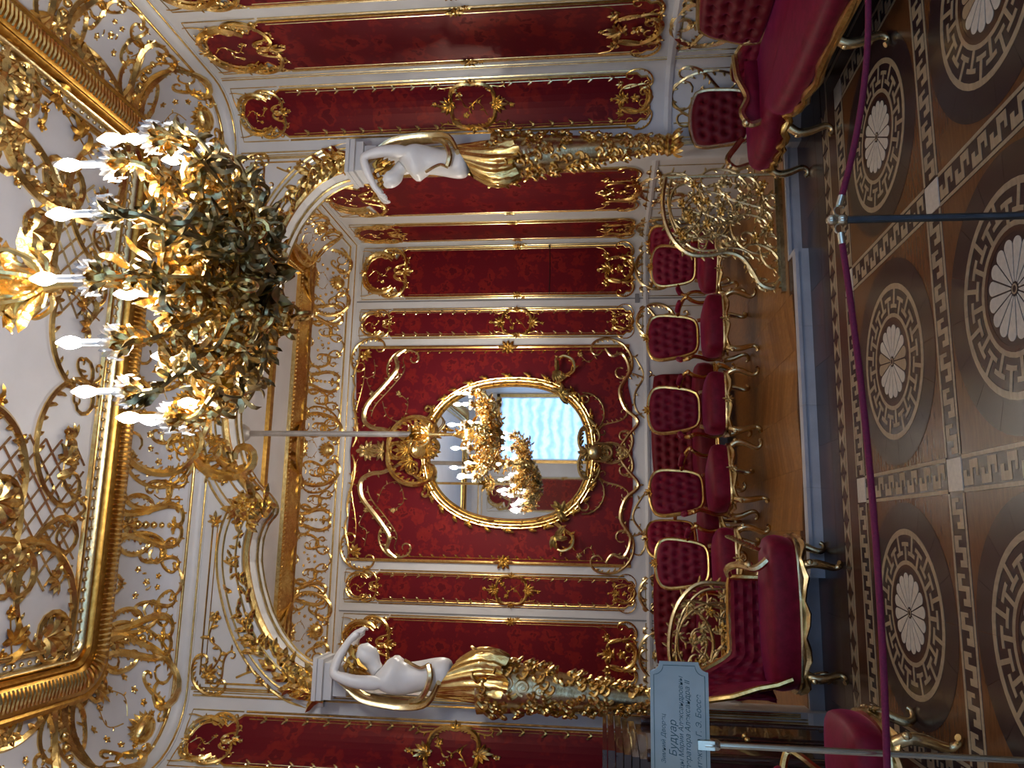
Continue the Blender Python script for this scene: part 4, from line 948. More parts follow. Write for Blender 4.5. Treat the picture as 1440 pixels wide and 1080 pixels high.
for s in (-1, 1):
    p = [(q.x, q.y) for q in crom([(s*(a-0.02), 0.30), (s*(a-0.12), 0.22), (s*(a-0.10), 0.08), (s*(a-0.32), 0.0), (s*(a-0.55), 0.12), (s*(a-0.78), 0.06), (s*(a-0.95), -0.10), (s*0.22, 0.02), (s*0.05, 0.14)], 5)]
    st(bt, p, 0.026, Z, 6); garn(bt, p[3:-3], 0.08, 0.065, Z, sgn=0)
    p2 = [(x-s*0.03, y-0.17-0.03*sin(x*9)) for x, y in p[6:34]]; st(bt, p2, 0.014, -0.005, 5); garn(bt, p2, 0.10, 0.06, -0.005, sgn=0)
    sc(bt, 'C', (s*(a-0.05), 0.34), (s*(a-0.28), 0.08), 0.018, s, 0.05, 0.06, Z); sc(bt, 'S', (s*(a-0.4), 0.02), (s*(a-0.35), -0.22), 0.012, s, 0.05, 0.05, 0); sc(bt, 'S', (s*0.5, 0.1), (s*0.28, 0.32), 0.012, s, 0.05, 0.05, Z)
    vine(bt, [(s*(a-0.05), 0.4), (s*(a-0.2), 0.5), (s*(a-0.1), 0.62)], 0.006, 0.06, 0.05, Z)
    sc(bt, 'C', (s*0.03, 0.33), (s*0.16, 0.06), 0.02, -s, 0.05, 0.06, Z)
spray(bt, 0, 0.26, pi/2, 0.17, 7, 2.2, 0.3, Z); flower(bt, 0, 0.12, 0.07, Z); obj('bottom_scrolls', bt, 'gold_pale', big)
# mirror: an object hung on the panel
MZ = 2.79
mir = thing('wall_mirror', 'large oval mirror in a carved gilt frame on the crimson back wall of the alcove', 'mirror', (XC, YA-0.02, MZ))
mir.matrix_basis = F_ab @ T(XC, MZ, 0.022)
def ov(t, ax, ay):
    c, s_ = cos(t), sin(t); e = 2/2.35
    w = ax*(1+0.05*(-s_))
    return (w*math.copysign(abs(c)**e, c), ay*math.copysign(abs(s_)**e, s_))
N = 72
gl = MB(); gl.v = [(0, 0, 0.03)]+[(*ov(2*pi*i/N, 0.83, 0.99), 0.03) for i in range(N)]; gl.f = [(0, i+1, (i+1) % N+1) for i in range(N)]
obj('mirror_glass', gl, 'mirror', mir, False)
fp = [(0.82, 0.98, 0.028), (0.835, 0.995, 0.05), (0.855, 1.012, 0.045), (0.87, 1.03, 0.075), (0.90, 1.055, 0.085), (0.925, 1.08, 0.06), (0.94, 1.09, 0.065), (0.955, 1.105, 0.03), (0.955, 1.105, 0.0)]
f_ = MB(); f_.v = [(*ov(2*pi*i/N, ax, ay), z) for ax, ay, z in fp for i in range(N)]; f_.f = [(r*N+i, r*N+(i+1) % N, (r+1)*N+(i+1) % N, (r+1)*N+i) for r in range(len(fp)-1) for i in range(N)]
obj('mirror_frame', f_, 'gold_bright', mir)
od = MB()
for i in range(64):
    t = 2*pi*i/64; x, y = ov(t, 0.945, 1.095); h = t+pi/2
    leaf(od, x, y, h+(0.7 if i % 2 else -0.7), 0.11, 0.045, 0.045, 0.35, 0.3)
    if i % 4 == 0: flower(od, x, y, 0.05, 0.05)
    if i % 5 == 0: x, y = ov(t, 0.875, 1.03); leaf(od, x, y, h, 0.12, 0.04, 0.075, 0.2, 0.3)
obj('frame_leaves', od, 'gold', mir)
ct = MB()
for s in (-1, 1):
    sc(ct, 'C', (s*0.05, 1.36), (s*0.28, 1.06), 0.034, s, 0.05, 0.10, 0.06); sc(ct, 'S', (s*0.20, 1.15), (s*0.50, 1.03), 0.022, s, 0.05, 0.08, 0.06); sc(ct, 'C', (s*0.02, 1.02), (s*0.20, 1.20), 0.02, s, 0.05, 0.07, 0.07)
    spray(ct, s*0.12, 1.2, pi/2-s*0.5, 0.22, 6, 1.6, 0.32, 0.06)
ct.lathe([(0.10, 0.0), (0.10, 0.05), (0.085, 0.06), (0.07, 0.045), (0.001, 0.042)], 18, (0, 1.13, 0.05)); spray(ct, 0, 1.26, pi/2, 0.2, 7, 2.0, 0.3, 0.07); spray(ct, 0, 1.02, -pi/2, 0.16, 7, 2.2, 0.3, 0.08)
obj('crest', ct, 'gold_bright', mir)
cb = MB()
for s in (-1, 1):
    sc(cb, 'C', (s*0.02, -1.18), (s*0.22, -0.98), 0.024, s, 0.05, 0.08, 0.06); sc(cb, 'S', (s*0.2, -1.04), (s*0.62, -0.96), 0.016, -s, 0.06, 0.06, 0.06); sc(cb, 'A', (s*0.3, -1.12), (s*0.75, -0.92), 0.012, -s, 0.06, 0.05, 0.03)
cb.lathe([(0.09, 0.0), (0.085, 0.06), (0.05, 0.085), (0.001, 0.09)], 14, (0, -1.08, 0.06)); spray(cb, 0, -1.02, pi/2, 0.16, 7, 2.4, 0.3, 0.08); spray(cb, 0, -1.1, -pi/2, 0.12, 5, 2.0, 0.3, 0.06)
obj('apron', cb, 'bronze', mir)
for s in (-1, 1):       # candle arms turned up from the lower sides of the frame
    ar = MB(); p = crom([(s*0.86, -0.60, 0.06), (s*0.95, -0.72, 0.10), (s*1.02, -0.82, 0.14), (s*1.14, -0.80, 0.17), (s*1.19, -0.70, 0.18), (s*1.17, -0.64, 0.18)], 5)
    ar.tube(p, [0.03-0.0006*i for i in range(len(p))], 7); garn(ar, [(q.x, q.y) for q in p], 0.06, 0.07, 0.15, sgn=0); obj('candle_arm', ar, 'gold', mir)
    lf = MB()
    for k in range(7): leaf(lf, s*1.02, -0.60, random.uniform(0, 6.28), 0.15, 0.07, 0.10, 0.5, 0.4)
    for k in range(6): leaf(lf, s*0.72, -0.66, random.uniform(0, 6.28), 0.13, 0.07, 0.07, 0.5, 0.4)
    obj('arm_leaves', lf, 'bronze', mir)
# ------------------------------------------------------------------ chandeliers
def rv(): return V((random.uniform(-1, 1), random.uniform(-1, 1), random.uniform(-1, 1)))
def arm_mesh(r, zc, z0, fol):
    mb = MB(); k = r/0.57
    p = crom([(0.05, 0, z0), (0.16*k+0.02, 0, z0-0.12), (0.32*k, 0, z0-0.17), (0.46*k, 0, z0-0.10), (r-0.01, 0, zc-0.09), (r, 0, zc-0.01)], 5)
    mb.tube(p, [0.017-0.006*i/len(p) for i in range(len(p))], 6)
    for c, rad in (((0.42*k, 0, zc-0.12), 0.065), ((0.27*k, 0, z0-0.08), 0.05)):
        mb.tube([(c[0]+rad*(1-t*0.6)*cos(t*8), 0.01*sin(t*5), c[2]+rad*(1-t*0.6)*sin(t*8)) for t in [i/14 for i in range(15)]], [0.013*(1-0.4*i/14) for i in range(15)], 5)
    for i in range(3, len(p)-1):
        for q in range(fol):
            d = (p[i]-p[i-1]).normalized()*0.6+rv()*0.8; leaf3(mb, p[i], d, rv(), random.uniform(0.05, 0.09), random.uniform(0.025, 0.04), random.uniform(-.6, .6), 0.5)
    for q in range(4):
        c = V((random.uniform(0.2, 0.5)*k, random.uniform(-0.06, 0.06), zc-random.uniform(0.05, 0.22))); a0 = random.random()*6; rad = random.uniform(0.035, 0.06); e1 = rv().normalized(); e2 = e1.cross(rv()).normalized(); e1 = e2.cross(e1).normalized()
        mb.tube([c+(e1*cos(a0+t*8)+e2*sin(a0+t*8))*rad*(1-t*0.65) for t in [i/14 for i in range(15)]], [0.011*(1-0.4*i/14) for i in range(15)], 5)
    return mb
def cup_mesh():
    mb = MB(); mb.lathe([(0.006, -0.05), (0.016, -0.035), (0.012, -0.02), (0.03, 0.0), (0.034, 0.012), (0.020, 0.018), (0.022, 0.03)], 12)
    for i in range(6): leaf3(mb, (0.012*cos(i*pi/3), 0.012*sin(i*pi/3), -0.04), (cos(i*pi/3), sin(i*pi/3), 0.5), (0, 0, 1), 0.06, 0.035, 0.1, 0.4)
    return mb
def pan_mesh():
    mb = MB(); n = 32
    def f(u, v):
        a = 2*pi*u; r = 0.018+0.044*v; return (r*cos(a)*(1+0.06*v*cos(a*16)), r*sin(a)*(1+0.06*v*cos(a*16)), 0.012+0.022*v*v+0.006*v*cos(a*16))
    mb.grid(f, n, 3)
    for i in range(10):
        a = 2*pi*i/10; x, y = 0.060*cos(a), 0.060*sin(a); mb.lathe([(0.001, -0.045), (0.006, -0.033), (0.004, -0.015), (0.001, -0.008)], 5, (x, y, 0.035))
    return mb
BULB = [(0.010, 0.0), (0.015, 0.008), (0.021, 0.026), (0.0235, 0.040), (0.021, 0.058), (0.012, 0.078), (0.005, 0.092), (0.0008, 0.097)]
def chandelier(name, label, loc, S, rod_len, n_out, n_in, bulb_mat, rod_mat, fol):
    root = thing(name, label, 'chandelier', loc)
    k = lambda mb: mb.map(lambda x, y, z: (x*S, y*S, z*S))
    stem = MB().lathe([(0.012, 0.06), (0.03, 0.08), (0.075, 0.13), (0.10, 0.20), (0.085, 0.27), (0.04, 0.33), (0.03, 0.40), (0.06, 0.46), (0.075, 0.54), (0.05, 0.62), (0.022, 0.70), (0.022, 0.98), (0.04, 1.02), (0.045, 1.08), (0.03, 1.14), (0.03, 1.22), (0.015, 1.26)], 18)
    for i in range(60):
        a = random.random()*6.28; z = random.uniform(0.10, 0.62); r = 0.075+0.03*sin(z*12); leaf3(stem, (r*cos(a), r*sin(a), z), (cos(a)*0.7, sin(a)*0.7, random.uniform(-1, 1)), (cos(a), sin(a), 0.2), random.uniform(0.08, 0.15), 0.05, random.uniform(-.4, .4), 0.5)
    obj('stem', k(stem), 'gold_bright', root)
    cw = MB()
    for i in range(36):
        a = i*2.4; z = 1.02+0.006*i; leaf3(cw, (0.04*cos(a), 0.04*sin(a), z), (cos(a), sin(a), random.uniform(-0.2, 1.0)), (0, 0, 1), random.uniform(0.12, 0.2), 0.075, 0.2, 0.4)
    for i in range(8):
        a = i*pi/4; cw.tube(crom([(0.03*cos(a), 0.03*sin(a), 1.04), (0.11*cos(a), 0.11*sin(a), 1.06), (0.16*cos(a), 0.16*sin(a), 1.16), (0.12*cos(a), 0.12*sin(a), 1.22)], 4), 0.012, 5)
    obj('crown', k(cw), 'gold_bright', root)
    rod = MB().tube([(0, 0, 1.2*S), (0, 0, (1.2*S+rod_len)/2), (0, 0, rod_len)], 0.030 if rod_mat == 'rod_grey' else 0.028, 10); rod.lathe([(0.03, -0.10), (0.07, -0.07), (0.10, -0.02), (0.10, 0.0)], 16, (0, 0, rod_len))
    obj('suspension_rod', rod, rod_mat, root)
    fin = MB().lathe([(0.001, 0.0), (0.014, 0.012), (0.02, 0.03), (0.012, 0.05), (0.035, 0.08), (0.045, 0.11), (0.03, 0.14)], 12)
    for i in range(26):
        a = random.random()*6.28; z = random.uniform(0.02, 0.16); leaf3(fin, (0.03*cos(a), 0.03*sin(a), z), (cos(a), sin(a), random.uniform(-1.2, 0.6)), (cos(a)*0.3, sin(a)*0.3, 1), random.uniform(0.09, 0.18), 0.065, random.uniform(-.4, .4), 0.6)
    obj('finial', k(fin), 'bronze', root)
    # branching foliage between the arms
    for j in range(14):
        br = MB(); a = j*2*pi/14+0.15; hi = random.uniform(0.10, 0.34)
        p = crom([(0.08*cos(a), 0.08*sin(a), 0.18), (0.22*cos(a+0.2), 0.22*sin(a+0.2), hi-0.06), (0.36*cos(a-0.1), 0.36*sin(a-0.1), hi), (0.47*cos(a+0.15), 0.47*sin(a+0.15), hi+random.uniform(-0.1, 0.06)), (0.44*cos(a+0.35), 0.44*sin(a+0.35), hi+0.08)], 4)
        br.tube(p, [0.014-0.0005*i for i in range(len(p))], 5)
        for q in p[2:]:
            for t in range(fol-1): leaf3(br, q, rv(), rv(), random.uniform(0.05, 0.10), random.uniform(0.03, 0.045), random.uniform(-.6, .6), 0.5)
        obj('foliage_branch', k(br), 'gold' if j % 3 else 'bronze', root)
    cm = k(cup_mesh()).mesh('cup', 'gold'); pm = k(pan_mesh()).mesh('drip_pan', 'crystal'); ca = k(MB().lathe([(0.0125, 0.02), (0.0125, 0.135), (0.006, 0.14)], 12)).mesh('candle', 'candle'); bu = k(MB().lathe(BULB, 12)).mesh('bulb', bulb_mat)
    for (n_, r, zc, z0, off) in ((n_out, 0.57, 0.40, 0.34, 0.1), (n_in, 0.36, 0.24, 0.28, 0.35)):
        if not n_: continue
        ms = [k(arm_mesh(r, zc, z0, 2)).mesh('arm', 'bronze' if v == 0 else 'gold') for v in range(3)]
        for i in range(n_):
            an = off+2*pi*i/n_; dz = (0.035 if i % 2 else -0.01)*S
            arm = link('arm', ms[i % 3], root, Matrix.Rotation(an, 4, 'Z') @ T(0, 0, dz)); M = T(r*S, 0, zc*S)
            link('cup', cm, arm, M); link('drip_pan', pm, arm, M); link('candle', ca, arm, M); link('bulb', bu, arm, M @ T(0, 0, 0.14*S))
    return root
chandelier('chandelier', 'large gilt chandelier of bronze leaves and many electric candles in the middle of the room', (XC, 2.90, 2.86), 1.0, ZCEIL-2.86, 16, 8, 'bulb', 'gold', 3)
chandelier('chandelier', 'smaller gilt chandelier on a long grey rod, hanging in the alcove before the mirror', (XC, 8.0, 2.60), 0.78, ZAC-2.60, 12, 0, 'bulb_alcove', 'rod_grey', 2)
# ------------------------------------------------------------------ upholstered gilt furniture
def cushion(mb, poly, z0, z1, r=0.03, dome=0.035):
    n = len(poly); cx = sum(p[0] for p in poly)/n; cy = sum(p[1] for p in poly)/n
    rings = [(0.97, z0), (1.0, z0+r), (1.012, (z0+z1)/2), (1.0, z1-r), (0.965, z1-r*0.25), (0.90, z1+dome*0.12), (0.7, z1+dome*0.6), (0.4, z1+dome*0.93), (0.1, z1+dome)]
    vs = [(cx+(p[0]-cx)*k, cy+(p[1]-cy)*k, z) for k, z in rings for p in poly]
    fs = [(i*n+j, i*n+(j+1) % n, (i+1)*n+(j+1) % n, (i+1)*n+j) for i in range(len(rings)-1) for j in range(n)]
    fs += [tuple(range(n-1, -1, -1)), tuple((len(rings)-1)*n+j for j in range(n))]
    return mb.add(vs, fs)
def closed(P, k=5):
    P = [V((*p, 0)) for p in P]; n = len(P); out = []
    for i in range(n):
        a, b_, c, d = P[i-1], P[i], P[(i+1) % n], P[(i+2) % n]
        for j in range(k):
            t = j/k; q = 0.5*((2*b_)+(c-a)*t+(2*a-5*b_+4*c-d)*t*t+(3*b_-a-3*c+d)*t**3); out.append((q.x, q.y))
    return out
def rail_mesh(poly, z0, z1, wave=0.018, per=0.16, out=0.012, only=None):
    """carved seat rail with a scalloped lower edge running round a seat outline"""
    mb = MB(); n = len(poly); cx = sum(p[0] for p in poly)/n; cy = sum(p[1] for p in poly)/n; acc = 0; rows = []
    for i in range(n+1):
        p = poly[i % n]; q = poly[(i-1) % n]; acc += math.dist(p, q) if i else 0
        L = math.dist(p, (cx, cy)) or 1; ux, uy = (p[0]-cx)/L, (p[1]-cy)/L; lo = z0-wave*sin(acc*2*pi/per)
        rows.append([(p[0]+ux*d, p[1]+uy*d, z) for d, z in ((-0.03, lo), (out, lo), (out+0.012, lo+0.012), (out, lo+0.026), (out-0.006, (lo+z1)/2), (out+0.006, z1-0.012), (out, z1), (-0.03, z1))])
    k = 8; mb.v = [v for r_ in rows for v in r_]
    mb.f = [(i*k+j, (i+1)*k+j, (i+1)*k+(j+1) % k, i*k+(j+1) % k) for i in range(n) for j in range(k)]
    return mb
def leg_mesh(h, ox, oy, s=1.0):
    mb = MB(); p = crom([(0, 0, h), (ox*0.035*s, oy*0.035*s, h*0.80), (ox*0.03*s, oy*0.03*s, h*0.55), (0, 0, h*0.22), (ox*0.012*s, oy*0.012*s, h*0.07), (ox*0.04*s, oy*0.04*s, 0.012*s), (ox*0.055*s, oy*0.055*s, 0.03*s)], 4)
    rr = []
    for i in range(len(p)):
        t = i/(len(p)-1); rr.append(s*(0.030-0.006*t if t < 0.3 else (0.028-0.028*(t-0.3) if t < 0.75 else 0.0155)))
    mb.tube(p, rr, 8); flowered = MB(); flower(flowered, 0, 0, 0.03*s); mb.ball((ox*0.05*s, oy*0.05*s, h*0.82), 0.022*s, 6); return mb
def pad_fn(w0, w1, h, t, nx, ny, rnd=0.16, crest=0.0):
    def f(u, v):
        U, W = 2*u-1, 2*v-1; hw = (w0+(w1-w0)*v)/2
        x = hw*U*(1-rnd*W**4); z = h*(0.5+0.5*W*(1-rnd*0.8*U**4))+crest*(1-U*U)*v
        y = -t*((1-U**6)*(1-W**6))**0.5 if abs(U) < 1 and abs(W) < 1 else 0
        d = 0.0
        if nx:
            gx, gz = (U*0.5+0.5)*nx, (W*0.5+0.5)*ny
            for ro in range(ny+1):
                for co in range(-1, nx+1):
                    bx, bz = co+(0.5 if ro % 2 else 0.0), ro
                    if 0.4 < bx < nx-0.4 and 0.4 < bz < ny-0.4:
                        q = (gx-bx)**2+(gz-bz)**2; d += exp(-q*9)*0.55+exp(-q*60)*0.5
        return x, y+t*min(d, 1.0), z
    return f
def pad_mesh(w0, w1, h, t, nx, ny, rnd=0.16, crest=0.0, res=None):
    return MB().grid(pad_fn(w0, w1, h, t, nx, ny, rnd, crest), *(res or (max(10, nx*5), max(10, ny*5))))
def pad_rim(w0, w1, h, t, rnd=0.16, crest=0.0, n=14):
    f = pad_fn(w0, w1, h, t, 0, 0, rnd, crest)
    e = [(i/n, 0) for i in range(n)]+[(1, i/n) for i in range(n)]+[(1-i/n, 1) for i in range(n)]+[(0, 1-i/n) for i in range(n)]
    return [f(u, v) for u, v in e]
def armchair_parts():
    o = []
    seat = closed([(-0.27, -0.20), (-0.20, -0.275), (0, -0.295), (0.20, -0.275), (0.27, -0.20), (0.275, 0.0), (0.22, 0.22), (0.0, 0.26), (-0.22, 0.22), (-0.275, 0.0)], 4)
    o.append(('seat', cushion(MB(), seat, 0.31, 0.44, 0.03, 0.03), 'velvet', True)); rl = rail_mesh(seat, 0.26, 0.315, 0.014, 0.2)
    spr = MB(); spray(spr, 0, 0, pi/2, 0.06, 5, 2.4); spray(spr, 0, 0, -pi/2, 0.05, 5, 2.4); flower(spr, 0, 0, 0.03, 0.01); rl.merge(spr, frame((0, -0.312, 0.285), (1, 0, 0), (0, -1, 0)))
    o.append(('seat_rail', rl, 'gold_pale', True))
    for x, y in ((-0.235, -0.225), (0.235, -0.225), (-0.19, 0.20), (0.19, 0.20)):
        m_ = leg_mesh(0.285, 1 if x > 0 else -1, -1 if y < 0 else 1); o.append(('leg', m_.map(lambda a_, b_, c, x=x, y=y: (a_+x, b_+y, c)), 'gold_pale', True))
    tilt = Matrix.Translation((0, 0.20, 0.48)) @ Matrix.Rotation(-0.16, 4, 'X')
    pd = pad_mesh(0.35, 0.46, 0.46, 0.05, 5, 5, 0.16, 0.02); o.append(('backrest', MB().merge(pd, tilt), 'velvet', True))
    bk = MB().grid(lambda u, v: pad_fn(0.35, 0.46, 0.46, -0.03, 0, 0, 0.16, 0.02)(u, v), 8, 8); o.append(('back_lining', MB().merge(bk, tilt), 'velvet_dark', True))
    fr = MB(); rim = pad_rim(0.37, 0.48, 0.46, 0.0, 0.16, 0.02); fr.tube(rim, 0.019, 7, 1.0, True)
    sp = MB(); spray(sp, 0, 0, pi/2, 0.07, 7, 2.6); flower(sp, 0, 0, 0.03); fr.merge(sp, frame((0, -0.02, 0.47), (1, 0, 0), (0, -1, 0)))
    f2 = MB().merge(fr, tilt)
    for s in (-1, 1): f2.tube(crom([(s*0.16, 0.215, 0.48), (s*0.175, 0.215, 0.40), (s*0.18, 0.20, 0.29)], 4), 0.02, 6)
    o.append(('back_frame', f2, 'gold', True))
    for s in (-1, 1):
        ar = MB(); p = crom([(s*0.215, 0.225, 0.66), (s*0.26, 0.12, 0.655), (s*0.295, 0.0, 0.63), (s*0.30, -0.05, 0.60), (s*0.275, -0.03, 0.55), (s*0.27, 0.02, 0.48), (s*0.285, 0.05, 0.40), (s*0.275, 0.04, 0.31)], 4); ar.tube(p, [0.019]*len(p), 7); ar.ball((s*0.302, -0.055, 0.605), 0.025, 8); o.append(('arm', ar, 'gold', True))
        ap_ = MB(); ap_.tube(crom([(s*0.235, 0.18, 0.672), (s*0.27, 0.09, 0.668), (s*0.29, 0.02, 0.655)], 4), [0.010]+[0.026]*7+[0.010], 8); o.append(('arm_pad', ap_, 'velvet', True))
    return [(n_, mb.mesh(n_, mt, sm)) for n_, mb, mt, sm in o]
_ac = armchair_parts()
def armchair(label, x, y, z, rz, s=1.0):
    r_ = thing('armchair', label, 'chair', (x, y, z), rz, 'gilt armchairs'); r_.scale = (s, s, s)
    for n_, me in _ac: link(n_, me, r_)
    return r_
armchair('gilt armchair in crimson velvet, first of the alcove row from the jamb lit blue', 2.05, 7.92, STEP, R(4), 1.08)
armchair('gilt armchair in crimson velvet standing alone in front of the sofa under the mirror', 1.27, 7.92, STEP, R(2), 1.08)
armchair('gilt armchair in bright crimson velvet turned aside, at the end of the mirror sofa', 0.50, 7.80, STEP, R(20), 1.08)
armchair('dark crimson gilt armchair half hidden behind the angled armchair', 0.12, 8.62, STEP, R(38), 1.08)
armchair('gilt armchair in crimson velvet behind the low settee with the openwork screen', -0.24, 7.66, STEP, R(8), 1.04)
armchair('dark gilt armchair deep behind the free-standing openwork screen, nearer the alcove corner', 3.32, 9.15, STEP, R(-50), 0.98)
armchair('gilt armchair seen through the end of the free-standing openwork screen', 2.86, 8.35, STEP, R(-22), 1.0)
armchair('gilt armchair in crimson velvet against the side wall beside the visitor sign post', -1.16, 4.26, 0, R(90), 1.05)
def wall_sofa(label, x, w):
    r_ = thing('sofa', label, 'sofa', (x, 9.38, STEP), 0, 'crimson sofas along the alcove back wall'); h = w/2
    seat = closed([(-h, -0.28), (-h*0.6, -0.34), (0, -0.36), (h*0.6, -0.34), (h, -0.28), (h, 0.26), (0, 0.28), (-h, 0.26)], 5)
    obj('seat', cushion(MB(), seat, 0.24, 0.42), 'velvet_dark', r_); obj('seat_rail', rail_mesh(seat, 0.20, 0.245, 0.012, 0.22), 'gold', r_)
    for sx in (-1, 1):
        for y in (-0.27, 0.22): obj('leg', leg_mesh(0.22, sx, -1 if y < 0 else 1).map(lambda a_, b_, c, sx=sx, y=y: (a_+sx*(h-0.06), b_+y, c)), 'gold', r_)
    M = Matrix.Translation((0, 0.24, 0.40)) @ Matrix.Rotation(-0.12, 4, 'X'); nx = max(8, int(w/0.11))
    obj('backrest', MB().merge(pad_mesh(w-0.02, w, 0.49, 0.07, nx, 5, 0.05, 0.03), M), 'velvet_dark', r_); obj('back_lining', MB().merge(MB().grid(pad_fn(w-0.02, w, 0.49, -0.03, 0, 0, 0.05, 0.03), 10, 6), M), 'velvet_dark', r_)
    return r_
wall_sofa('deep-buttoned crimson sofa against the wall right under the oval mirror', 1.24, 1.40)
wall_sofa('crimson sofa against the back wall behind the low settee and its openwork screen', -0.82, 1.36)
# ---- long settee with a corner seat along the side wall
ls = thing('settee', 'long crimson velvet settee with corner seat and gilt scalloped rail, along the side wall', 'sofa', (3.2, 4.7, 0))
W_ = lambda x, y, z: (x-3.2, y-4.7, z)
so = [(q[0]-3.2, q[1]-4.7) for q in closed([(2.86, 3.15), (2.74, 3.8), (2.74, 4.5), (2.80, 5.02), (2.92, 5.28), (2.80, 5.46), (2.78, 5.75), (2.84, 5.96), (3.0, 6.02), (3.36, 6.02), (3.52, 5.86), (3.60, 5.5), (3.62, 4.5), (3.62, 3.15), (3.2, 3.10)], 6)]
def cush_long(z0, z1):
    # non star-shaped outline: shrink along the edge normals
    mb = MB(); n = len(so); nr = []
    for i in range(n):
        a, b_ = so[i-1], so[(i+1) % n]; dx, dy = b_[0]-a[0], b_[1]-a[1]; L = sqrt(dx*dx+dy*dy) or 1; nr.append((-dy/L, dx/L))
    ar = sum(so[i-1][0]*so[i][1]-so[i][0]*so[i-1][1] for i in range(n)); sg = 1 if ar > 0 else -1
    rings = [(0.02, z0), (0.0, z0+0.02), (-0.012, (z0+z1)/2), (0.0, z1-0.03), (0.03, z1), (0.08, z1+0.015)]
    mb.v = [(so[i][0]+sg*nr[i][0]*d, so[i][1]+sg*nr[i][1]*d, z) for d, z in rings for i in range(n)]
    mb.f = [(r_*n+i, r_*n+(i+1) % n, (r_+1)*n+(i+1) % n, (r_+1)*n+i) for r_ in range(len(rings)-1) for i in range(n)]+[tuple((len(rings)-1)*n+i for i in range(n)), tuple(range(n-1, -1, -1))]
    return mb
obj('seat', cush_long(0.32, 0.46), 'velvet', ls)
rl = MB(); n = len(so); acc = 0; pts = []
for i in range(n):
    acc += math.dist(so[i-1], so[i]); pts.append((so[i][0], so[i][1], 0.315+0.014*sin(acc*2*pi/0.13)))
rl.tube(pts, [0.026+0.008*sin(i*1.9) for i in range(n)], 7, 1.0, True); rl.tube([(x*1.0, y*1.0, z-0.025) for x, y, z in pts], 0.014, 6, 1.0, True)
obj('seat_rail', rl, 'gold', ls)
for x, y, ox, oy in ((2.83, 5.30, -1, 0.2), (2.84, 5.97, -1, 0.4), (2.78, 4.2, -1, 0), (2.84, 3.22, -1, -0.6), (3.5, 3.25, 1, -0.5), (3.5, 5.75, 1, 0.3), (3.56, 4.5, 0.6, 0)):
    obj('leg', leg_mesh(0.30, ox, oy, 1.1).map(lambda a_, b_, c, x=x, y=y: (a_+x-3.2, b_+y-4.7, c)), 'gold_pale', ls)
def place_pad(nm, parent, o, rz, w0, w1, h, t, nx, ny, mat='velvet', rnd=0.08, crest=0.03, tilt=-0.14, rim='gold_pale', rr=0.018):
    M = Matrix.Translation(o) @ Matrix.Rotation(rz, 4, 'Z') @ Matrix.Rotation(tilt, 4, 'X')
    b_ = obj(nm, MB().merge(pad_mesh(w0, w1, h, t, nx, ny, rnd, crest), M), mat, parent); obj('back_lining', MB().merge(MB().grid(pad_fn(w0, w1, h, -0.035, 0, 0, rnd, crest), 10, 8), M), 'velvet_dark', parent)
    if rim: obj('back_frame', MB().merge(MB().tube(pad_rim(w0+0.01, w1+0.01, h+0.005, 0, rnd, crest), rr, 7, 1.0, True), M), rim, parent)
place_pad('backrest', ls, W_(3.50, 4.42, 0.46), R(-90), 1.86, 1.66, 0.48, 0.07, 14, 5, 'velvet_dark')
place_pad('backrest', ls, W_(3.50, 5.56, 0.45), R(-90), 0.52, 0.5, 0.14, 0.05, 4, 2, 'velvet')
place_pad('backrest', ls, W_(3.30, 5.97, 0.45), R(-14), 0.40, 0.46, 0.42, 0.06, 5, 5, 'velvet_dark', 0.12)
ar = MB()
for P_ in ([(2.90, 5.40, 0.36), (2.95, 5.41, 0.44), (2.93, 5.42, 0.54), (3.02, 5.42, 0.60), (3.14, 5.42, 0.56), (3.30, 5.42, 0.62), (3.48, 5.42, 0.64)], ):
    ar.tube([W_(*q) for q in crom(P_, 5)], 0.026, 7)
ar.ball(W_(2.94, 5.42, 0.57), 0.034, 8); obj('arm', ar, 'gold_pale', ls)
ar = MB(); ar.tube([W_(*q) for q in crom([(2.82, 5.95, 0.34), (2.88, 5.97, 0.44), (2.86, 5.98, 0.56), (2.94, 5.99, 0.62), (3.05, 6.0, 0.55), (3.12, 6.0, 0.50)], 5)], 0.024, 7); ar.ball(W_(2.88, 5.98, 0.60), 0.03, 8); obj('arm', ar, 'gold_pale', ls)
obj('arm_pad', MB().grid(lambda u, v: W_(2.94+0.5*u, 5.43-0.035*sin(pi*u)*sin(pi*v), 0.45+0.12*v), 10, 6), 'velvet', ls)
# ---- low settee facing the visitor
sx, sy = -0.52, 5.9
l2 = thing('settee', 'low crimson velvet settee with one tall wing, before an openwork screen', 'sofa', (sx, sy, 0))
so2 = [(q[0]-sx, q[1]-sy) for q in closed([(-0.03, 5.76), (-0.16, 5.66), (-0.5, 5.63), (-0.85, 5.66), (-1.0, 5.76), (-1.04, 6.0), (-0.9, 6.12), (-0.5, 6.15), (-0.12, 6.12), (0.0, 6.0)], 5)]
obj('seat', cushion(MB(), so2, 0.30, 0.47, 0.04, 0.03), 'velvet', l2); obj('seat_rail', rail_mesh(so2, 0.245, 0.305, 0.018, 0.24, 0.016), 'gold_pale', l2)
for x, y, ox, oy in ((-0.20, 5.70, 0.6, -1), (-0.90, 5.72, -0.6, -1), (-0.10, 6.06, 1, 0.6), (-0.95, 6.06, -1, 0.6)): obj('leg', leg_mesh(0.27, ox, oy, 1.1).map(lambda a_, b_, c, x=x, y=y: (a_+x-sx, b_+y-sy, c)), 'gold_pale', l2)
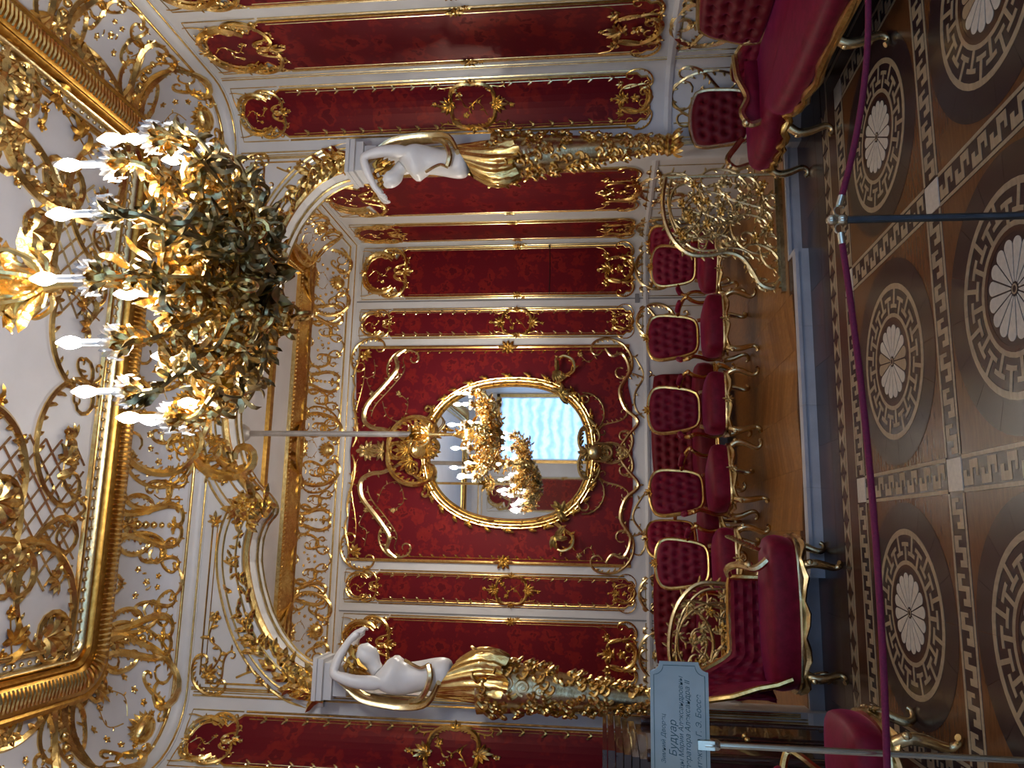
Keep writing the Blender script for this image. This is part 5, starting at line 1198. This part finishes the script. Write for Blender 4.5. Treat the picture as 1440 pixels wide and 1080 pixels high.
def curve_back(t):   # plan of the curved back, right end to wing
    pl = [(-0.30, 6.08), (-0.55, 6.12), (-0.80, 6.11), (-0.96, 6.04), (-1.05, 5.92), (-1.09, 5.78)]; x = t*(len(pl)-1); i = min(int(x), len(pl)-2); f = x-i
    return pl[i][0]*(1-f)+pl[i+1][0]*f, pl[i][1]*(1-f)+pl[i+1][1]*f
def top_z(t): return 0.69 if t < 0.42 else (0.69+0.26*(1-cos((t-0.42)/0.26*pi))/2 if t < 0.68 else 0.95-0.02*(t-0.68))
def wing(off):
    def f(u, v):
        x, y = curve_back(u); tz = top_z(u); z = 0.44+(tz-0.44)*v; d = 0.06*sqrt(max(0, (1-abs(2*u-1)**8)*(1-abs(2*v-1)**6)))
        gx, gz = u*11, v*4; q = min((gx-round(gx-0.5*(round(gz) % 2))-0.5*(round(gz) % 2))**2+(gz-round(gz))**2, 1); d -= 0.04*exp(-q*9) if off else 0
        nx_, ny_ = (0.9*max(0, u-0.5), -1+0.8*max(0, u-0.5))
        return (x+nx_*d*off-sx, y+ny_*d*off-sy+0.03*v, z)
    return f
obj('backrest', MB().grid(wing(1.0), 44, 16), 'velvet', l2); obj('back_lining', MB().grid(wing(-0.5), 20, 6), 'velvet_dark', l2)
rim = [wing(0)(0, v) for v in (0, 0.5)]+[wing(0)(i/24, 1) for i in range(25)]
rim += [(-1.10-sx, 5.76-sy, 0.90), (-1.06-sx, 5.70-sy, 0.74), (-1.00-sx, 5.68-sy, 0.58), (-0.97-sx, 5.66-sy, 0.46), (-0.93-sx, 5.66-sy, 0.36)]
obj('back_frame', MB().tube(rim, 0.022, 7), 'gold', l2)
obj('wing_side', MB().grid(lambda u, v: (lambda a_, b_: (a_[0]*(1-u)+b_[0]*u, a_[1]*(1-u)+b_[1]*u+0.02*sin(pi*u), a_[2]*(1-u)+b_[2]*u))((-1.10+0.15*(v)-sx, 5.78-0.10*v-sy, 0.92-0.54*v), (-1.0-sx, 6.0-sy, 0.92-0.46*v)), 6, 8), 'velvet', l2)
ar = MB(); ar.tube(crom([(-0.16-sx, 5.74-sy, 0.48), (-0.22-sx, 5.76-sy, 0.56), (-0.20-sx, 5.82-sy, 0.66), (-0.23-sx, 5.92-sy, 0.72), (-0.28-sx, 6.04-sy, 0.70)], 5), 0.026, 7); ar.ball((-0.20-sx, 5.78-sy, 0.60), 0.032, 8)
for k in range(9): leaf3(ar, (-0.10-sx+0.01*k, 5.9-sy+0.02*k, 0.5+0.02*k), (0.5, -0.6, 0.5), (0, -1, 0.3), 0.09, 0.05)
obj('arm', ar, 'gold_pale', l2)
# ------------------------------------------------------------------ openwork screens either side of the step
def screen(label, x0, s, y):
    r_ = thing('openwork_screen', label, 'screen', (x0, y, STEP), 0, None)
    F = frame((0, 0, 0), (1, 0, 0), (0, -1, 0)); k = lambda p: (-s*p[0], p[1])
    fr = MB(); out = [k((q.x, q.y)) for q in crom([(0.0, 0.96), (0.22, 0.99), (0.44, 0.96), (0.60, 0.88), (0.70, 0.76), (0.71, 0.60), (0.69, 0.46), (0.74, 0.34), (0.86, 0.26), (0.97, 0.20), (1.01, 0.10), (0.95, 0.05)], 6)]
    st(fr, out, 0.021, 0, 7, False); st(fr, [(x*0.94, y_-0.05) for x, y_ in out[:46]], 0.012, 0, 6, False); garn(fr, out, 0.055, 0.06, 0.0, sgn=0); garn(fr, out, 0.08, 0.05, -0.01, sgn=0)
    st(fr, [k((0.0, 0.05)), k((0.0, 0.5)), k((0.0, 0.99))], 0.016, 0, 6, False); obj('scrolled_frame', fr, 'gold_pale', r_, True, F)
    sw = MB()
    L = [('C', (0.10, 0.90), (0.42, 0.84), 0.014, 1), ('S', (0.48, 0.86), (0.60, 0.50), 0.014, -1), ('C', (0.20, 0.78), (0.46, 0.58), 0.013, -1), ('S', (0.05, 0.84), (0.22, 0.52), 0.013, 1), ('C', (0.30, 0.72), (0.30, 0.48), 0.011, 1),
         ('S', (0.55, 0.62), (0.34, 0.36), 0.013, 1), ('C', (0.06, 0.55), (0.28, 0.36), 0.013, 1), ('S', (0.10, 0.42), (0.40, 0.16), 0.014, -1), ('C', (0.62, 0.44), (0.46, 0.22), 0.013, 1), ('C', (0.40, 0.30), (0.62, 0.14), 0.012, -1),
         ('C', (0.72, 0.24), (0.94, 0.14), 0.014, 1), ('C', (0.80, 0.22), (0.90, 0.08), 0.010, -1), ('S', (0.08, 0.28), (0.26, 0.06), 0.013, 1), ('C', (0.30, 0.10), (0.56, 0.06), 0.012, 1), ('S', (0.58, 0.30), (0.78, 0.10), 0.012, 1), ('E', (0.05, 0.66), (0.16, 0.74), 0.010, 1), ('E', (0.64, 0.70), (0.50, 0.76), 0.010, -1)]
    for kd, A, B, rr, sg in L: sc(sw, kd, k(A), k(B), rr, sg*(1 if s > 0 else -1), 0.05, 0.05, 0.0, 0)
    for _ in range(9):
        x, z, t = random.uniform(0.08, 0.52), random.uniform(0.12, 0.82), random.random()*6.3; sc(sw, random.choice('CSE'), k((x, z)), k((x+0.17*cos(t), z+0.17*sin(t))), 0.010, random.choice((-1, 1)), 0.05, 0.045, 0.0, 0)
    for _ in range(34): x, z = random.uniform(0.04, 0.62), random.uniform(0.08, 0.88); spray(sw, *k((x, z)), random.random()*6.28, 0.08, 4, 1.8, 0.4)
    obj('scroll_work', sw, 'gold_pale', r_, True, F)
    fl = MB()
    for _ in range(14): x, z = random.uniform(0.05, 0.6), random.uniform(0.1, 0.85); flower(fl, *k((x, z)), 0.045, 0.012)
    obj('blossoms', fl, 'gold', r_, True, F)
    bs = MB().boxr(min(0, -s*1.04), max(0, -s*1.04), -0.028, 0.028, 0.0, 0.035); bs.boxr(min(0, -s*1.0), max(0, -s*1.0), -0.018, 0.018, 0.035, 0.055)
    obj('base_rail', bs, 'bronze', r_, False)
    return r_
screen('free-standing gilt openwork screen of scrolls on the raised floor, beside the long settee', XC+2.05, 1, 6.46)
screen('gilt openwork screen of scrolls rising behind the low crimson settee', XC-2.05, -1, 6.46)
# ------------------------------------------------------------------ visitor barrier
def stanchion(label, x, y):
    r_ = thing('stanchion', label, 'post', (x, y, 0.0), 0, 'barrier posts')
    obj('base', MB().lathe([(0.15, 0.0), (0.15, 0.012), (0.13, 0.022), (0.03, 0.035), (0.014, 0.05)], 24), 'steel', r_); obj('post', MB().lathe([(0.0115, 0.045), (0.0115, 0.90)], 14), 'steel', r_)
    obj('finial', MB().lathe([(0.0115, 0.885), (0.017, 0.89), (0.017, 0.905), (0.010, 0.912), (0.016, 0.925), (0.016, 0.935), (0.006, 0.945)], 14), 'brass_rod', r_)
    h = MB()
    for s in (-1, 1): h.tube([(s*(0.012+0.016*(1-cos(t))), 0.0, 0.905+0.016*sin(t)) for t in [i*pi/6 for i in range(9)]], 0.0035, 6)
    obj('hook', h, 'brass_rod', r_); return r_
ST = [(2.55, 2.30), (0.925, 2.30), (-1.22, 2.30)]
stanchion('slim steel barrier post standing on the inlaid floor at the bend of the magenta rope', *ST[1]); stanchion('slim steel barrier post at the far end of the rope beside the long settee', *ST[0]); stanchion('slim steel barrier post at the rope end behind the sign stand', *ST[2])
def rope(label, a, b_, sag):
    n = 28; tb = MB(); pts = []
    for i in range(n+1):
        t = i/n; pts.append((a[0]+(b_[0]-a[0])*t, a[1]+(b_[1]-a[1])*t, 0.905-sag*4*t*(1-t)))
    o_ = thing('barrier_rope', label, 'rope', pts[n//2]); c = V(pts[n//2])
    obj('cord', tb.tube([V(p)-c for p in pts], 0.0098, 8), 'rope', o_)
    for p, q in ((pts[0], pts[1]), (pts[-1], pts[-2])):
        d = (V(q)-V(p)).normalized(); obj('end_cap', MB().tube([V(p)-c-d*0.004, V(p)-c+d*0.03], 0.0115, 10), 'brass_rod', o_)
    return o_
rope('magenta barrier rope running from the steel post towards the long settee', (ST[1][0]+0.046, 2.3), (ST[0][0]-0.046, 2.3), 0.125)
rope('magenta barrier rope stretched from the steel post past the sign stand', (ST[1][0]-0.046, 2.3), (ST[2][0]+0.046, 2.3), 0.045)
# ------------------------------------------------------------------ sign on a stand
SX, SY = -0.566, 2.36
sg = thing('sign_stand', 'pale glass sign with engraved cursive lettering on a thin metal post', 'sign', (SX, SY, 0))
obj('base', MB().lathe([(0.14, 0.0), (0.14, 0.012), (0.03, 0.03), (0.01, 0.05)], 24), 'brass_rod', sg); obj('post', MB().lathe([(0.0085, 0.045), (0.0085, 1.30)], 12), 'brass_rod', sg); obj('clamp', MB().lathe([(0.011, 1.285), (0.015, 1.29), (0.015, 1.325), (0.008, 1.335)], 12).boxr(-0.012, 0.012, -0.014, 0.012, 1.30, 1.345), 'brass_rod', sg)
hw, z0, z1, nr_ = 0.215, 1.312, 1.472, 0.026
def plate_poly(i, ins=0.0):
    w, a_, b_ = hw-ins, z0+ins, z1-ins; r_ = nr_+ins*0.35; p = []
    for cx, cz, t0 in ((w, b_, 180), (w, a_, 90), (-w, a_, 0), (-w, b_, -90)):
        seq = [(cx+r_*cos(R(t0+90-90*k/6)) if True else 0, cz+r_*sin(R(t0+90-90*k/6))) for k in range(7)]
        p += seq
    return p
pp = []
for cx, cz, a0, a1 in ((hw, z1, 180, 270), (hw, z0, 90, 180), (-hw, z0, 0, 90), (-hw, z1, 270, 360)):
    pp += [(cx+nr_*cos(R(a0+(a1-a0)*k/6)), cz+nr_*sin(R(a0+(a1-a0)*k/6))) for k in range(7)]
obj('plate', MB().prism(pp, -0.004, 0.004).map(lambda x, y, z: (x, z, y)), 'sign_glass', sg, False)
ins = 0.010; q_ = []
for cx, cz, a0, a1 in ((hw, z1, 180, 270), (hw, z0, 90, 180), (-hw, z0, 0, 90), (-hw, z1, 270, 360)):
    q_ += [(cx*(1-ins/hw)+nr_*cos(R(a0+(a1-a0)*k/6)), (cz-ins if cz > 1.4 else cz+ins)+nr_*sin(R(a0+(a1-a0)*k/6))) for k in range(7)]
obj('engraved_border', MB().tube([(x, -0.0045, z) for x, z in q_], 0.0008, 4, 1.0, True), 'ink', sg)
def lettering(txt, x, z, width, shear=0.25, sy=1.0):
    cu = bpy.data.curves.new('lettering', 'FONT'); cu.body = txt; cu.align_x = 'CENTER'; cu.align_y = 'CENTER'; cu.size = 1.0; cu.shear = shear; cu.extrude = 0.0
    t = bpy.data.objects.new('lettering', cu); COL.objects.link(t); dg = bpy.context.evaluated_depsgraph_get(); me = bpy.data.meshes.new_from_object(t.evaluated_get(dg)); bpy.data.objects.remove(t)
    xs = [v.co.x for v in me.vertices]
    if not xs: return
    k = width/(max(xs)-min(xs)); c = (max(xs)+min(xs))/2
    for v in me.vertices: v.co = V((x+(v.co.x-c)*k, -0.0046, z+v.co.y*k*sy))
    me.materials.clear(); me.materials.append(MATS['ink']); link('lettering', me, sg)
zz = lambda px: 1.472-(px-912)*0.16/91
for txt, px, wd_, sy_, cxs in (('Зимний Дворец', 932, 0.128, 1.0, 0.012), ('Будуар', 947, 0.094, 1.05, 0.014), ('Императрицы Марии Александровны', 959.5, 0.345, 1.0, 0.005), ('жены Императора Александра II', 970, 0.325, 1.0, 0.005), ('Архитектор Г. Э. Боссе', 987, 0.235, 1.0, 0.012)):
    lettering(txt, cxs, zz(px), wd_, 0.3, sy_)
# ------------------------------------------------------------------ dark cabinet by the side wall
cb_ = thing('cabinet', 'tall dark polished wooden cabinet with fluted cornice standing behind the glass sign', 'cabinet', (-1.44, 5.20, 0))
x0, x1, y0, y1 = -0.23, 0.20, -0.42, 0.42
obj('body', MB().boxr(x0, x1, y0, y1, 0.06, 1.36), 'dark_lacquer', cb_, False)
cn = MB()
for k in range(5): cn.boxr(x0, x1+0.012*k, y0-0.012*k, y1+0.012*k, 1.36+0.045*k, 1.36+0.045*(k+1)-0.006)
cn.boxr(x0, x1+0.05, y0-0.05, y1+0.05, 1.585, 1.61); obj('cornice', cn, 'dark_lacquer', cb_, False)
for k in (-1, 1):
    d = obj('door', MB().boxr(x1, x1+0.02, k*0.21-0.19, k*0.21+0.19, 0.14, 1.30), 'dark_lacquer', cb_, False); obj('door_panel', MB().boxr(x1+0.02, x1+0.028, k*0.21-0.13, k*0.21+0.13, 0.25, 1.18), 'dark_lacquer', d, False)
    obj('knob', MB().ball((x1+0.04, k*0.045, 0.75), 0.018, 10), 'gold', d)
    col = MB().lathe([(0.03, 0.06), (0.03, 0.10), (0.02, 0.13), (0.024, 0.7), (0.02, 1.25), (0.034, 1.30), (0.034, 1.36)], 14, (x1+0.02, k*0.415, 0)); obj('column', col, 'dark_lacquer', cb_)
    obj('column_cap', MB().lathe([(0.024, 1.22), (0.036, 1.25), (0.036, 1.27), (0.026, 1.30)], 14, (x1+0.02, k*0.415, 0)), 'gold_deep', cb_)
for y in (y0+0.06, y1-0.06):
    for x in (x0+0.06, x1-0.04): obj('foot', MB().lathe([(0.03, 0.0), (0.045, 0.02), (0.045, 0.045), (0.03, 0.065)], 12, (x, y, 0)), 'dark_lacquer', cb_)
# small fittings on the alcove wall
pl = obj('number_plate', MB().boxr(-0.06, 0.06, 0, 0.055, 0.0, 0.008), 'grey_plate', None, False, F_ab @ T(XC+1.98, 1.15, 0.004)); tag(pl, 'small grey plate on the white strip above the alcove chairs', 'plate')
wi = MB().tube([(-0.33, 0, 0.02), (0, -0.006, 0.02), (0.33, 0, 0.02)], 0.004, 5); wi.ball((0.33, 0, 0.018), 0.015, 6)
w_ = obj('wire', wi, 'black', None, True, F_ab @ T(XC+2.37, 2.30, 0.004)); tag(w_, 'thin black wire stretched across the wide crimson silk panel', 'wire')
